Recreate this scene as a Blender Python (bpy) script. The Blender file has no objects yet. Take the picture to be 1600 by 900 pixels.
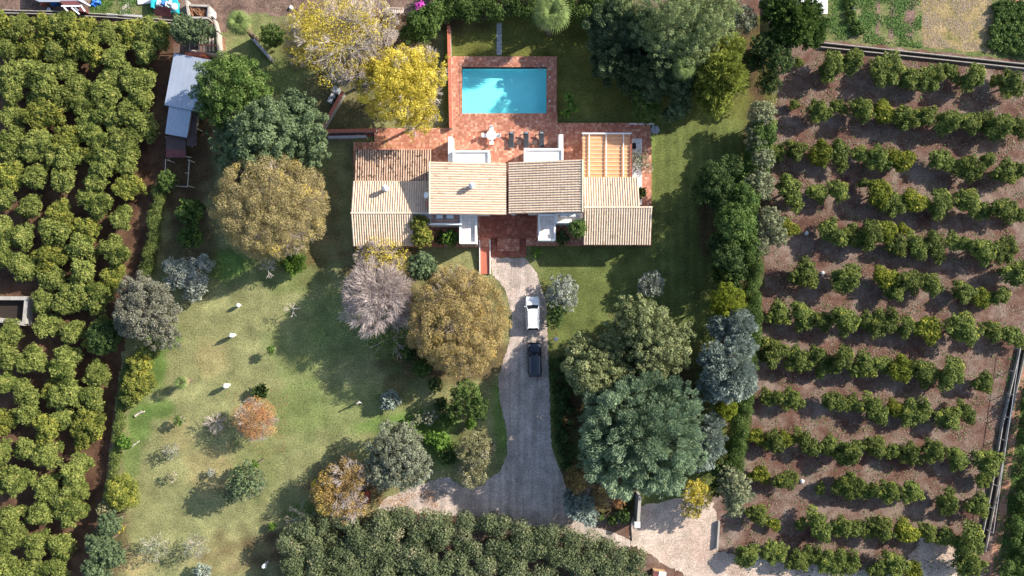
import bpy, bmesh, math, random
import numpy as np
from mathutils import Vector, Matrix
R = math.radians
rng = np.random.default_rng(7)
random.seed(7)
sc = bpy.context.scene
col = sc.collection

# ---------------------------------------------------------------- camera, sky, sun
S = 0.08                    # metres on the ground for one pixel of the 1600 px photograph
F = 1067.0                  # focal length in those pixels
H = F * S
cam_d = bpy.data.cameras.new('camera'); cam = bpy.data.objects.new('camera', cam_d); col.objects.link(cam)
cam.location = (0, 0, H); cam.rotation_euler = (0, 0, 0)
cam_d.sensor_width = 36; cam_d.lens = 36 * F / 1600; cam_d.clip_end = 3000; cam_d.clip_start = 0.5
sc.camera = cam
EL, AZ = R(30), R(26.5)     # sun height; direction counter-clockwise from +X
w = bpy.data.worlds.new('World'); sc.world = w; w.use_nodes = True
nt = w.node_tree
sky = nt.nodes.new('ShaderNodeTexSky'); sky.sky_type = 'NISHITA'; sky.sun_disc = False
sky.sun_elevation = EL; sky.sun_rotation = math.pi / 2 - AZ
sky.air_density = 1.0; sky.dust_density = 1.0
nt.links.new(sky.outputs[0], nt.nodes['Background'].inputs[0]); nt.nodes['Background'].inputs[1].default_value = 0.13
sd = bpy.data.lights.new('sun', 'SUN'); sun = bpy.data.objects.new('sun', sd); col.objects.link(sun)
sdir = Vector((math.cos(EL) * math.cos(AZ), math.cos(EL) * math.sin(AZ), math.sin(EL)))
sun.rotation_euler = sdir.to_track_quat('Z', 'Y').to_euler(); sun.location = (60, 30, 60)
sd.energy = 5.0; sd.angle = R(0.53); sd.color = (1.0, 0.93, 0.82)
sc.view_settings.view_transform = 'Standard'; sc.view_settings.look = 'None'
sc.view_settings.exposure = 0.95; sc.view_settings.gamma = 1

# ---------------------------------------------------------------- helpers
def P(px, py, z=0.0):
    k = (H - z) / F
    return Vector(((px - 800) * k, (450 - py) * k, z))
def XY(px, py, z=0.0):
    p = P(px, py, z); return p.x, p.y
def tag(o, label=None, cat=None, group=None, kind=None):
    if label: o['label'] = label
    if cat: o['category'] = cat
    if group: o['group'] = group
    if kind: o['kind'] = kind
    return o
def empty(name, loc, rz=0, **k):
    o = bpy.data.objects.new(name, None); col.objects.link(o)
    o.location = loc; o.rotation_euler = (0, 0, rz); o.empty_display_size = 0.3
    return tag(o, **k)
def obj(name, me, mat=None, parent=None, loc=None, **k):
    o = bpy.data.objects.new(name, me); col.objects.link(o)
    if mat is not None and not me.materials: me.materials.append(mat)
    if parent is not None: o.parent = parent
    if loc is not None: o.location = loc
    return tag(o, **k)
def mesh_np(name, V, Fc, tone=None, n=4, smooth=False):
    me = bpy.data.meshes.new(name)
    V = np.asarray(V, np.float32); Fc = np.asarray(Fc, np.int32)
    me.vertices.add(len(V)); me.vertices.foreach_set('co', V.ravel())
    me.loops.add(Fc.size); me.loops.foreach_set('vertex_index', Fc.ravel())
    me.polygons.add(len(Fc)); me.polygons.foreach_set('loop_start', np.arange(0, Fc.size, n, dtype=np.int32))
    if tone is not None:
        a = me.attributes.new('tone', 'FLOAT', 'FACE'); a.data.foreach_set('value', np.asarray(tone, np.float32))
    me.update(calc_edges=True)
    if smooth: me.polygons.foreach_set('use_smooth', np.ones(len(Fc), bool))
    return me

class MB:
    """collects simple shapes into one mesh"""
    def __init__(s): s.v = []; s.f = []; s.t = []
    def add(s, vs, fs, tone=0.5):
        b = len(s.v); s.v += [tuple(v) for v in vs]; s.f += [tuple(b + i for i in f) for f in fs]; s.t += [tone] * len(fs)
    def box(s, x0, x1, y0, y1, z0, z1, tone=0.5):
        s.add([(x0,y0,z0),(x1,y0,z0),(x1,y1,z0),(x0,y1,z0),(x0,y0,z1),(x1,y0,z1),(x1,y1,z1),(x0,y1,z1)],
              [(3,2,1,0),(4,5,6,7),(0,1,5,4),(1,2,6,5),(2,3,7,6),(3,0,4,7)], tone)
    def prism(s, base, top, tone=0.5):
        n = len(base)
        s.add(list(base) + list(top), [tuple(range(n))[::-1], tuple(range(n, 2*n))] + [(i, (i+1) % n, n + (i+1) % n, n + i) for i in range(n)], tone)
    def bar(s, a, b, w=0.05, h=None, tone=0.5):
        a = Vector(a); b = Vector(b); h = h or w; d = (b - a).normalized()
        up = Vector((0,0,1)) if abs(d.z) < .95 else Vector((1,0,0))
        x = d.cross(up).normalized() * w / 2; y = x.cross(d).normalized() * h / 2
        q = [a-x-y, a+x-y, a+x+y, a-x+y, b-x-y, b+x-y, b+x+y, b-x+y]
        s.add(q, [(3,2,1,0),(4,5,6,7),(0,1,5,4),(1,2,6,5),(2,3,7,6),(3,0,4,7)], tone)
    def tube(s, pts, rad, n=8, tone=0.5, cap=True):
        rings = []
        pts = [Vector(p) for p in pts]
        if not hasattr(rad, '__len__'): rad = [rad] * len(pts)
        vs = []
        for i, p in enumerate(pts):
            d = (pts[min(i+1, len(pts)-1)] - pts[max(i-1, 0)]).normalized()
            up = Vector((0,0,1)) if abs(d.z) < .9 else Vector((1,0,0))
            x = d.cross(up).normalized(); y = d.cross(x)
            vs += [p + (x*math.cos(2*math.pi*k/n) + y*math.sin(2*math.pi*k/n)) * rad[i] for k in range(n)]
        fs = [(i*n+k, i*n+(k+1) % n, (i+1)*n+(k+1) % n, (i+1)*n+k) for i in range(len(pts)-1) for k in range(n)]
        if cap: fs += [tuple(range(n))[::-1], tuple(range((len(pts)-1)*n, len(pts)*n))]
        s.add(vs, fs, tone)
    def lathe(s, prof, n=16, c=(0,0,0), tone=0.5):
        vs = [(c[0]+r*math.cos(2*math.pi*k/n), c[1]+r*math.sin(2*math.pi*k/n), c[2]+z) for r, z in prof for k in range(n)]
        m = len(prof)
        fs = [(i*n+k, i*n+(k+1) % n, (i+1)*n+(k+1) % n, (i+1)*n+k) for i in range(m-1) for k in range(n)]
        fs += [tuple(range(n))[::-1], tuple(range((m-1)*n, m*n))]
        s.add(vs, fs, tone)
    def mesh(s, name, bevel=0, smooth=False):
        me = bpy.data.meshes.new(name); me.from_pydata(s.v, [], s.f)
        a = me.attributes.new('tone', 'FLOAT', 'FACE'); a.data.foreach_set('value', np.array(s.t, np.float32))
        bm = bmesh.new(); bm.from_mesh(me)
        bmesh.ops.recalc_face_normals(bm, faces=bm.faces)
        if len(bm.faces) == 1:
            bm.faces.ensure_lookup_table(); bm.faces[0].normal_update()
            if bm.faces[0].normal.z < 0: bm.faces[0].normal_flip()
        if bevel: bmesh.ops.bevel(bm, geom=bm.edges[:], offset=bevel, segments=1, affect='EDGES', clamp_overlap=True)
        bm.to_mesh(me); bm.free()
        if smooth: me.polygons.foreach_set('use_smooth', np.ones(len(me.polygons), bool))
        me.update(); return me
    def build(s, name, mat, parent=None, loc=None, bevel=0, smooth=False, **k):
        return obj(name, s.mesh(name, bevel, smooth), mat, parent, loc, **k)

# ---------------------------------------------------------------- materials
def new_mat(name):
    m = bpy.data.materials.new(name); m.use_nodes = True
    nt = m.node_tree; nt.nodes.clear()
    out = nt.nodes.new('ShaderNodeOutputMaterial')
    return m, nt, out
def N(nt, t, **k):
    n = nt.nodes.new('ShaderNode' + t)
    for a, b in k.items():
        if a.startswith('i_'): n.inputs[int(a[2:])].default_value = b
        else: setattr(n, a, b)
    return n
def ramp(nt, fac, stops):
    r = N(nt, 'ValToRGB'); e = r.color_ramp.elements
    while len(e) < len(stops): e.new(0.5)
    for el, (p, c) in zip(e, stops): el.position = p; el.color = (*c, 1)
    nt.links.new(fac, r.inputs[0]); return r.outputs[0]
def noise(nt, co, scale, detail=4, rough=.6, dist=0):
    n = N(nt, 'TexNoise'); n.inputs['Scale'].default_value = scale; n.inputs['Detail'].default_value = detail
    n.inputs['Roughness'].default_value = rough; n.inputs['Distortion'].default_value = dist
    nt.links.new(co, n.inputs['Vector']); return n.outputs[0]
def mixc(nt, fac, a, b, mode='MIX'):
    m = N(nt, 'Mix', data_type='RGBA', blend_type=mode)
    for s_, v in ((m.inputs[0], fac), (m.inputs[6], a), (m.inputs[7], b)):
        if hasattr(v, 'links') or hasattr(v, 'is_linked'): nt.links.new(v, s_)
        elif isinstance(v, tuple): s_.default_value = (*v, 1)
        else: s_.default_value = v
    return m.outputs[2]
def bump(nt, hgt, strength=.4, dist=.02):
    b = N(nt, 'Bump'); b.inputs['Strength'].default_value = strength; b.inputs['Distance'].default_value = dist
    nt.links.new(hgt, b.inputs['Height']); return b.outputs[0]
def pbsdf(nt, out, colour, rough=.8, metal=0, normal=None, spec=.3):
    b = N(nt, 'BsdfPrincipled')
    if isinstance(colour, tuple): b.inputs['Base Color'].default_value = (*colour, 1)
    else: nt.links.new(colour, b.inputs['Base Color'])
    b.inputs['Roughness'].default_value = rough; b.inputs['Metallic'].default_value = metal
    b.inputs['Specular IOR Level'].default_value = spec
    if normal is not None: nt.links.new(normal, b.inputs['Normal'])
    nt.links.new(b.outputs[0], out.inputs[0]); return b
def geo_pos(nt): return N(nt, 'NewGeometry').outputs['Position']
def obj_co(nt): return N(nt, 'TexCoord').outputs['Object']

def plain(name, c, rough=.7, metal=0, var=.25, scale=3, spec=.3):
    """a painted / solid surface with dirt and slight colour drift"""
    m, nt, out = new_mat(name)
    co = obj_co(nt)
    n1 = noise(nt, co, scale, 5); n2 = noise(nt, co, scale * 9, 3)
    d = tuple(x * (1 - var) for x in c); l = tuple(min(1, x * (1 + var * .35)) for x in c)
    c1 = ramp(nt, n1, [(.3, d), (.65, l)])
    c2 = mixc(nt, .25, c1, ramp(nt, n2, [(.35, d), (.65, l)]))
    pbsdf(nt, out, c2, rough, metal, bump(nt, n2, .25, .01), spec)
    return m
def leafm(name, dark, light, trans=.3, rnd=.25, tip=None, rough=.6):
    m, nt, out = new_mat(name)
    a = N(nt, 'Attribute', attribute_name='tone')
    stops = [(0, dark), (.75, light)] + ([(.93, light), (1, tip)] if tip else [])
    c = ramp(nt, a.outputs['Fac'], stops)
    oi = N(nt, 'ObjectInfo')
    mr = N(nt, 'MapRange'); mr.inputs[3].default_value = 1 - rnd; mr.inputs[4].default_value = 1 + rnd
    nt.links.new(oi.outputs['Random'], mr.inputs[0])
    hs = N(nt, 'HueSaturation'); nt.links.new(mr.outputs[0], hs.inputs['Value']); nt.links.new(c, hs.inputs['Color'])
    b = N(nt, 'BsdfPrincipled'); b.inputs['Roughness'].default_value = rough; b.inputs['Specular IOR Level'].default_value = .08
    t = N(nt, 'BsdfTranslucent'); mx = N(nt, 'MixShader'); mx.inputs[0].default_value = trans
    nt.links.new(hs.outputs[0], b.inputs['Base Color']); nt.links.new(hs.outputs[0], t.inputs[0])
    nt.links.new(b.outputs[0], mx.inputs[1]); nt.links.new(t.outputs[0], mx.inputs[2]); nt.links.new(mx.outputs[0], out.inputs[0])
    return m
M = {}
L = M
L['bark'] = plain('bark', (.16, .12, .09), .9, var=.4, scale=4)
L['pale_twig'] = leafm('pale_twig', (.30, .25, .23), (.60, .52, .47), .0, .1)
L['pink_twig'] = leafm('pink_twig', (.25, .195, .18), (.54, .455, .42), .0, .1)
L['citrus'] = leafm('citrus_leaf', (.065, .092, .02), (.23, .26, .068), .28, .14, (.34, .33, .10))
L['citrus_y'] = leafm('citrus_leaf_yellowing', (.075, .10, .02), (.25, .26, .055), .28, .2, (.42, .36, .06))
L['citrus_r'] = leafm('orchard_leaf', (.045, .07, .016), (.165, .20, .05), .28, .25, (.30, .30, .05))
L['citrus_ry'] = leafm('orchard_leaf_yellowing', (.05, .075, .012), (.20, .22, .03), .28, .2, (.38, .34, .05))
L['autumn'] = leafm('autumn_gold_leaf', (.20, .15, .065), (.46, .355, .155), .3, .05, (.70, .49, .09))
L['yellow'] = leafm('bright_yellow_leaf', (.26, .215, .035), (.70, .58, .085), .35, .05, (.80, .70, .22))
L['orange'] = leafm('orange_leaf', (.28, .14, .07), (.60, .32, .14), .35, .05, (.75, .48, .16))
L['rust'] = leafm('rusty_leaf', (.15, .095, .035), (.40, .27, .10), .3, .05, (.60, .46, .10))
L['dark'] = leafm('dark_green_leaf', (.018, .038, .012), (.075, .115, .035), .22, .15)
L['mid'] = leafm('mid_green_leaf', (.03, .062, .014), (.115, .175, .045), .28, .15, (.22, .27, .08))
L['lush'] = leafm('lush_green_leaf', (.04, .085, .015), (.16, .27, .05), .3, .15)
L['bluegreen'] = leafm('blue_green_leaf', (.04, .068, .032), (.155, .205, .10), .22, .1)
L['pine'] = leafm('pine_needle', (.08, .125, .070), (.26, .345, .21), .25, .06, (.36, .45, .26))
L['bluecedar'] = leafm('blue_needle', (.13, .165, .14), (.37, .425, .36), .15, .06)
L['cedar'] = leafm('yellow_green_needle', (.07, .09, .035), (.25, .275, .125), .25, .06, (.34, .35, .17))
L['olive'] = leafm('olive_leaf', (.095, .105, .065), (.28, .295, .20), .2, .08, (.40, .41, .30))
L['olive_d'] = leafm('grey_olive_leaf', (.08, .08, .058), (.225, .22, .16), .2, .08)
L['silver'] = leafm('silver_leaf', (.14, .155, .12), (.38, .40, .33), .15, .06, (.60, .62, .54))
L['feather'] = leafm('feathery_needle', (.11, .135, .025), (.34, .38, .08), .28, .08)
L['greygreen'] = leafm('grey_green_leaf', (.09, .12, .045), (.29, .35, .145), .28, .08, (.44, .47, .24))
L['autumn_grey'] = leafm('autumn_khaki_leaf', (.19, .155, .075), (.43, .355, .165), .3, .05, (.66, .50, .11))
L['lime'] = leafm('golden_cypress_leaf', (.075, .10, .012), (.24, .28, .03), .28, .08)
L['hedge'] = leafm('clipped_hedge_leaf', (.045, .07, .02), (.18, .22, .06), .25, .1)
L['laurel'] = leafm('laurel_leaf', (.045, .065, .028), (.185, .215, .105), .25, .08, (.34, .29, .18))
L['cream'] = leafm('cream_green_leaf', (.08, .09, .05), (.30, .32, .18), .25, .08)
L['palm'] = leafm('palm_frond', (.05, .09, .025), (.21, .27, .09), .25, .2)
L['palm_dead'] = leafm('dry_palm_frond', (.18, .13, .07), (.45, .36, .20), .2, .2)
L['magenta'] = leafm('magenta_flower', (.35, .04, .25), (.70, .12, .55), .3, .1)
L['pinkish'] = leafm('faded_pinkish_leaf', (.12, .12, .06), (.34, .32, .16), .25, .08, (.50, .42, .37))
L['straw'] = leafm('straw_litter', (.15, .10, .075), (.31, .24, .18), .0, .1)
L['weed'] = leafm('weed_leaf', (.04, .09, .02), (.14, .24, .06), .25, .1)

def ground_mat(name, stops, scale=.35, fine=9, attr=None, wstops=None, bmp=.5, dist=.05):
    m, nt, out = new_mat(name); co = geo_pos(nt)
    n1 = noise(nt, co, scale, 8, .68, .3); n2 = noise(nt, co, fine, 4, .7); n3 = noise(nt, co, scale * 3.1, 6, .7)
    c = ramp(nt, n1, stops)
    if attr:
        a = N(nt, 'Attribute', attribute_name=attr)
        c = a.outputs['Color']
    v = ramp(nt, n2, [(.30, (.42, .42, .42)), (.5, (.95, .95, .95)), (.72, (1.55, 1.5, 1.45))])
    c = mixc(nt, 1.0, c, v, 'MULTIPLY')
    v3 = ramp(nt, n3, [(.3, (.70, .72, .70)), (.7, (1.28, 1.22, 1.2))])
    c = mixc(nt, 1.0, c, v3, 'MULTIPLY')
    if name == 'pale_gravel':       # old wheel lanes drawn out along the drive
        vm = N(nt, 'VectorMath', operation='MULTIPLY'); vm.inputs[1].default_value = (1.5, .09, 1); nt.links.new(co, vm.inputs[0])
        c = mixc(nt, 1.0, c, ramp(nt, noise(nt, vm.outputs[0], .8, 3, .5, .4), [(.38, (.80, .78, .77)), (.6, (1.08, 1.07, 1.06))]), 'MULTIPLY')
    if wstops:
        n4 = noise(nt, co, wstops[0], 6, .7, .5)
        mk = ramp(nt, n4, [(wstops[1], (0, 0, 0)), (wstops[1] + .08, (1, 1, 1))])
        c = mixc(nt, mk, c, wstops[2])
    pbsdf(nt, out, c, .95, 0, bump(nt, n2, bmp, dist), .1)
    return m
M['soil'] = ground_mat('red_soil', [(.32, (.075, .038, .03)), (.44, (.13, .072, .054)), (.52, (.16, .107, .085)), (.64, (.235, .18, .15))], .30, 7, wstops=(.42, .66, (.07, .12, .03)))
M['dark_soil'] = ground_mat('dark_soil', [(.35, (.06, .032, .022)), (.55, (.12, .07, .045)), (.7, (.17, .11, .06))], .3, 8)
M['lawn'] = ground_mat('lawn_grass', [(.4, (.1, .1, .04)), (.6, (.15, .15, .06))], .2, 5.5, attr='base', bmp=.7, dist=.05)
M['gravel'] = ground_mat('pale_gravel', [(.3, (.39, .33, .295)), (.5, (.47, .405, .365)), (.7, (.55, .48, .435))], .22, 8, bmp=.8, dist=.04)
M['sand'] = ground_mat('sandy_track', [(.3, (.36, .26, .205)), (.5, (.47, .375, .31)), (.7, (.57, .48, .41))], .2, 6)
M['dirt_path'] = ground_mat('red_dirt_path', [(.3, (.24, .12, .08)), (.7, (.38, .22, .15))], .4, 6)
M['field'] = ground_mat('dry_field', [(.35, (.17, .16, .06)), (.5, (.27, .21, .10)), (.65, (.33, .25, .14))], .5, 4)
M['weedy'] = ground_mat('weedy_grass', [(.35, (.08, .11, .035)), (.5, (.14, .16, .06)), (.65, (.24, .20, .12))], .4, 5)
M['weedy_dark'] = ground_mat('dark_weedy_bank', [(.35, (.03, .05, .015)), (.5, (.055, .085, .02)), (.65, (.12, .10, .055))], .5, 5)  # darker green weed tones of the bank itself
M['rubble'] = ground_mat('dark_litter_ground', [(.35, (.10, .065, .055)), (.6, (.22, .15, .12)), (.7, (.3, .22, .18))], .5, 5)

def tile_floor(name, cols, size=.32, grout=(.45, .33, .26), gw=.035):
    m, nt, out = new_mat(name); co = geo_pos(nt)
    vm = N(nt, 'VectorMath', operation='SCALE'); vm.inputs['Scale'].default_value = 1 / size; nt.links.new(co, vm.inputs[0])
    fl = N(nt, 'VectorMath', operation='FLOOR'); nt.links.new(vm.outputs[0], fl.inputs[0])
    sx = N(nt, 'SeparateXYZ'); nt.links.new(fl.outputs[0], sx.inputs[0])
    cx = N(nt, 'CombineXYZ'); nt.links.new(sx.outputs[0], cx.inputs[0]); nt.links.new(sx.outputs[1], cx.inputs[1])
    wn = N(nt, 'TexWhiteNoise', noise_dimensions='3D'); nt.links.new(cx.outputs[0], wn.inputs[0])
    c = ramp(nt, wn.outputs[0], cols)
    n1 = noise(nt, co, .7, 5, .7); n2 = noise(nt, co, 14, 3)
    c = mixc(nt, 1.0, c, ramp(nt, n1, [(.3, (.72, .66, .62)), (.7, (1.3, 1.28, 1.25))]), 'MULTIPLY')
    c = mixc(nt, 1.0, c, ramp(nt, n2, [(.3, (.8, .8, .8)), (.7, (1.15, 1.15, 1.15))]), 'MULTIPLY')
    fr = N(nt, 'VectorMath', operation='FRACTION'); nt.links.new(vm.outputs[0], fr.inputs[0])
    s2 = N(nt, 'SeparateXYZ'); nt.links.new(fr.outputs[0], s2.inputs[0])
    def edge(o):
        a = N(nt, 'Math', operation='LESS_THAN'); nt.links.new(o, a.inputs[0]); a.inputs[1].default_value = gw; return a.outputs[0]
    mx = N(nt, 'Math', operation='MAXIMUM'); nt.links.new(edge(s2.outputs[0]), mx.inputs[0]); nt.links.new(edge(s2.outputs[1]), mx.inputs[1])
    c = mixc(nt, mx.outputs[0], c, grout)
    pbsdf(nt, out, c, .75, 0, bump(nt, n2, .2, .01), .3)
    return m
TC = [(0, (.34, .125, .08)), (.3, (.40, .155, .10)), (.6, (.45, .195, .13)), (.85, (.50, .25, .17)), (1, (.58, .36, .26))]
M['terracotta'] = tile_floor('terracotta_paving', TC, .27, (.36, .22, .16))
M['terracotta_d'] = tile_floor('entrance_paving', [(0, (.25, .075, .05)), (.6, (.30, .095, .06)), (1, (.38, .16, .11))], .32, (.24, .10, .07))
M['white_tile'] = tile_floor('cream_terrace_tiles', [(0, (.70, .66, .62)), (1, (.78, .74, .70))], .45, (.55, .45, .40), .07)
M['pink_tile'] = tile_floor('balcony_tiles', [(0, (.50, .32, .26)), (1, (.60, .42, .34))], .36, (.28, .15, .12), .13)
M['redwall'] = plain('red_wall_cap', (.52, .16, .10), .8, var=.2)
M['white'] = plain('white_render', (.78, .77, .75), .85, var=.06, scale=1)
M['whitep'] = plain('white_paint', (.80, .80, .79), .5, var=.06)
M['concrete'] = plain('concrete', (.38, .35, .31), .9, var=.3)
M['grey_stone'] = plain('grey_stone', (.40, .40, .41), .9, var=.25)
M['white_stone'] = plain('white_stone', (.66, .65, .63), .85, var=.25, scale=2)
M['bluemetal'] = plain('pale_blue_sheet_metal', (.40, .44, .52), .45, .35, var=.12, scale=.8)
M['darkwood'] = plain('dark_weathered_wood', (.10, .07, .065), .9, var=.4)
M['palewood'] = plain('bleached_wood', (.55, .48, .40), .9, var=.2)
M['redwood'] = plain('red_painted_wood', (.33, .07, .045), .7)
M['maroon'] = plain('maroon_sheet', (.17, .06, .06), .8)
M['dark'+'_plastic'] = plain('charcoal_fabric', (.045, .048, .055), .8, var=.2)
M['grey_plastic'] = plain('grey_plastic', (.30, .33, .38), .6, var=.1)
M['turq'] = plain('turquoise_paint', (.03, .42, .50), .5)
M['blue'] = plain('blue_plastic', (.03, .16, .55), .5)
M['black'] = plain('black_rubber', (.015, .015, .016), .8)
M['cardboard'] = plain('tan_board', (.45, .30, .17), .85)
M['void'] = plain('near_black_floor', (.03, .022, .018), .95)  # near-black colour for channel floors and the tank bottom
M['skin'] = plain('skin', (.45, .28, .20), .6, var=.05)

def roof_mat(name, stops, moss=None):
    m, nt, out = new_mat(name); co = geo_pos(nt)
    a = N(nt, 'Attribute', attribute_name='tone')
    n1 = noise(nt, co, 1.1, 6, .7); n2 = noise(nt, co, 16, 3)
    c = ramp(nt, a.outputs['Fac'], stops)
    c = mixc(nt, 1.0, c, ramp(nt, n1, [(.3, (.90, .88, .86)), (.7, (1.08, 1.07, 1.06))]), 'MULTIPLY')
    c = mixc(nt, 1.0, c, ramp(nt, n2, [(.3, (.85, .85, .85)), (.7, (1.1, 1.1, 1.1))]), 'MULTIPLY')
    if moss:
        n3 = noise(nt, co, 1.9, 7, .75)
        c = mixc(nt, ramp(nt, n3, [(moss, (0, 0, 0)), (moss + .07, (1, 1, 1))]), c, (.07, .045, .03))
    pbsdf(nt, out, c, .85, 0, bump(nt, n2, .3, .01), .2)
    return m
M['tile'] = roof_mat('pale_clay_tile', [(0, (.48, .35, .25)), (.5, (.64, .515, .385)), (1, (.72, .61, .47))])
M['tile_base'] = roof_mat('clay_channel_tile', [(0, (.50, .31, .21)), (1, (.60, .40, .28))])
M['tile_old'] = roof_mat('mossy_clay_tile', [(0, (.32, .18, .12)), (.5, (.48, .33, .24)), (1, (.64, .50, .40))], .54)
M['tile_old_base'] = roof_mat('mossy_channel_tile', [(0, (.13, .07, .045)), (1, (.28, .14, .09))], .45)

m, nt, out = new_mat('pool_water')
lw = N(nt, 'Fresnel'); lw.inputs[0].default_value = 1.33
gl = N(nt, 'BsdfGlossy'); gl.inputs['Roughness'].default_value = .03
tr = N(nt, 'BsdfTransparent'); tr.inputs[0].default_value = (.86, .99, .995, 1)
mx = N(nt, 'MixShader'); nz = noise(nt, geo_pos(nt), 2.2, 3); bp = bump(nt, nz, .25, .05)
nt.links.new(bp, gl.inputs['Normal'])
mx.inputs[0].default_value = .05; nt.links.new(tr.outputs[0], mx.inputs[1]); nt.links.new(gl.outputs[0], mx.inputs[2]); nt.links.new(mx.outputs[0], out.inputs[0])
M['water'] = m
M['pool'] = plain('pale_blue_pool_plaster', (.26, .86, .88), .6, var=.10, scale=.5)

m, nt, out = new_mat('orange_canvas')
n1 = noise(nt, obj_co(nt), 1.5, 4); c = ramp(nt, n1, [(.3, (.78, .38, .17)), (.7, (.86, .47, .23))])
b = N(nt, 'BsdfPrincipled'); nt.links.new(c, b.inputs['Base Color']); b.inputs['Roughness'].default_value = .9
t = N(nt, 'BsdfTranslucent'); nt.links.new(c, t.inputs[0]); mx = N(nt, 'MixShader'); mx.inputs[0].default_value = .25
nt.links.new(b.outputs[0], mx.inputs[1]); nt.links.new(t.outputs[0], mx.inputs[2]); nt.links.new(mx.outputs[0], out.inputs[0])
M['canvas'] = m
def glossy(name, c, rough=.25, metal=0.0, coat=.8):
    m, nt, out = new_mat(name); n1 = noise(nt, obj_co(nt), 2.5, 4)
    cc = ramp(nt, n1, [(.3, tuple(x * .9 for x in c)), (.7, c)])
    b = pbsdf(nt, out, cc, rough, metal, None, .5); b.inputs['Coat Weight'].default_value = coat
    return m
M['carwhite'] = glossy('white_car_paint', (.86, .87, .88))
M['carblack'] = glossy('black_car_paint', (.008, .011, .022), .25, 0, .3)
M['glass'] = glossy('dark_glass', (.015, .02, .03), .06)
M['lightglass'] = glossy('pale_lamp_glass', (.7, .72, .75), .1)
M['redglass'] = glossy('red_lamp_glass', (.45, .02, .02), .15)
M['chrome'] = glossy('metal_trim', (.6, .62, .64), .2, .9)

# ---------------------------------------------------------------- ground sheets
def poly_sheet(name, pts, z, mat, jit=.25, step=1.2, **k):
    """filled outline in photo pixels, its edge broken up a little"""
    pts = [P(x, y, z) for x, y in pts]; out_ = []
    for i, a in enumerate(pts):
        b = pts[(i + 1) % len(pts)]; n = max(1, int((b - a).length / step))
        for j in range(n):
            p = a.lerp(b, j / n)
            out_.append((p.x + random.uniform(-jit, jit) * (step > 0), p.y + random.uniform(-jit, jit), z))
    bm = bmesh.new(); vs = [bm.verts.new(p) for p in out_]
    ed = [bm.edges.new((vs[i], vs[(i + 1) % len(vs)])) for i in range(len(vs))]
    bmesh.ops.triangle_fill(bm, edges=ed, use_beauty=True)
    for f in bm.faces:
        if f.normal.z < 0: f.normal_flip()
    me = bpy.data.meshes.new(name); bm.to_mesh(me); bm.free()
    return obj(name, me, mat, kind='structure', **k)
g = MB(); ha, hb = P(721, 178, .6), P(855, 104, .6)     # one sheet with the pit of the pool left open
g.add([(-900, -900, 0), (900, -900, 0), (900, 900, 0), (-900, 900, 0), (ha.x, ha.y, 0), (hb.x, ha.y, 0), (hb.x, hb.y, 0), (ha.x, hb.y, 0)], [(0, 1, 5, 4), (1, 2, 6, 5), (2, 3, 7, 6), (3, 0, 4, 7)])
g.build('ground', M['soil'], kind='structure')
poly_sheet('orchard_soil', [(-60, 20), (120, 26), (270, 36), (262, 250), (222, 440), (190, 560), (165, 760), (125, 960), (-60, 960)], .004, M['dark_soil'])
poly_sheet('yard_ground', [(-60, -60), (700, -60), (700, 40), (330, 70), (285, 40), (0, 17), (-60, 12)], .006, M['rubble'])
poly_sheet('weedy_grass', [(142, -60), (245, -60), (245, 30), (140, 24)], .010, M['weedy'])
poly_sheet('field', [(1275, -60), (1700, -60), (1700, 104), (1500, 84), (1285, 62)], .004, M['weedy'])
poly_sheet('dry_grass_field', [(1438, -60), (1552, -60), (1548, 84), (1440, 70)], .008, M['field'])
poly_sheet('bare_field_corner', [(1568, -60), (1700, -60), (1700, 12), (1568, 2)], .012, M['dirt_path'])
for q in ([(1374, -60), (1380, -60), (1372, 58), (1367, 58)], [(1396, -60), (1403, -60), (1396, 60), (1388, 60)], [(1420, -60), (1438, -60), (1426, 62), (1412, 60)]):
    poly_sheet('bare_furrow', q, .012, M['rubble'], .08)
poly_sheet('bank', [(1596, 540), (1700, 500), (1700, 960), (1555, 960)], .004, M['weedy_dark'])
poly_sheet('dirt_path', [(1596, 560), (1606, 560), (1572, 800), (1548, 960), (1534, 960), (1560, 800)], .010, M['dirt_path'], .1)

def in_poly(x, y, poly):
    ins = np.zeros(x.shape, bool); n = len(poly)
    for i in range(n):
        x0, y0 = poly[i]; x1, y1 = poly[(i + 1) % n]
        c = ((y0 > y) != (y1 > y)) & (x < (x1 - x0) * (y - y0) / (y1 - y0 + 1e-9) + x0)
        ins ^= c
    return ins
G = [(262, 250), (300, 215), (335, 60), (392, 22), (700, 28), (960, 26), (1190, 26), (1215, 60), (1212, 180), (1196, 420), (1180, 560), (1172, 700), (1112, 775),
     (1003, 800), (870, 806), (640, 806), (480, 850), (440, 960), (125, 960), (165, 760), (190, 560), (222, 440)]
st = 5.0
gx = np.arange(110, 1230, st); gy = np.arange(10, 975, st)
PX, PY = np.meshgrid(gx, gy)
base = np.empty(PX.shape + (3,)); base[:] = (.212, .218, .098)                        # dry west lawn
def blend(mask, c):
    global base
    base = base * (1 - mask[..., None]) + np.array(c) * mask[..., None]
def blob(x, y, rx, ry=None, s=1.0, soft=1.0):
    ry = ry or rx; d = np.sqrt(((PX - x) / rx) ** 2 + ((PY - y) / ry) ** 2)
    d = d + .18 * np.sin(PX * .11 + PY * .07) * np.cos(PY * .13 - PX * .05)
    return np.clip((1.25 - d) / (.5 * soft), 0, 1) * s
rnd = rng.standard_normal(PX.shape)
k = np.exp(-np.linspace(-2, 2, 9) ** 2); k /= k.sum()
for ax in (0, 1): rnd = np.apply_along_axis(lambda v: np.convolve(v, k, 'same'), ax, rnd)
rnd /= rnd.std()
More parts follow.
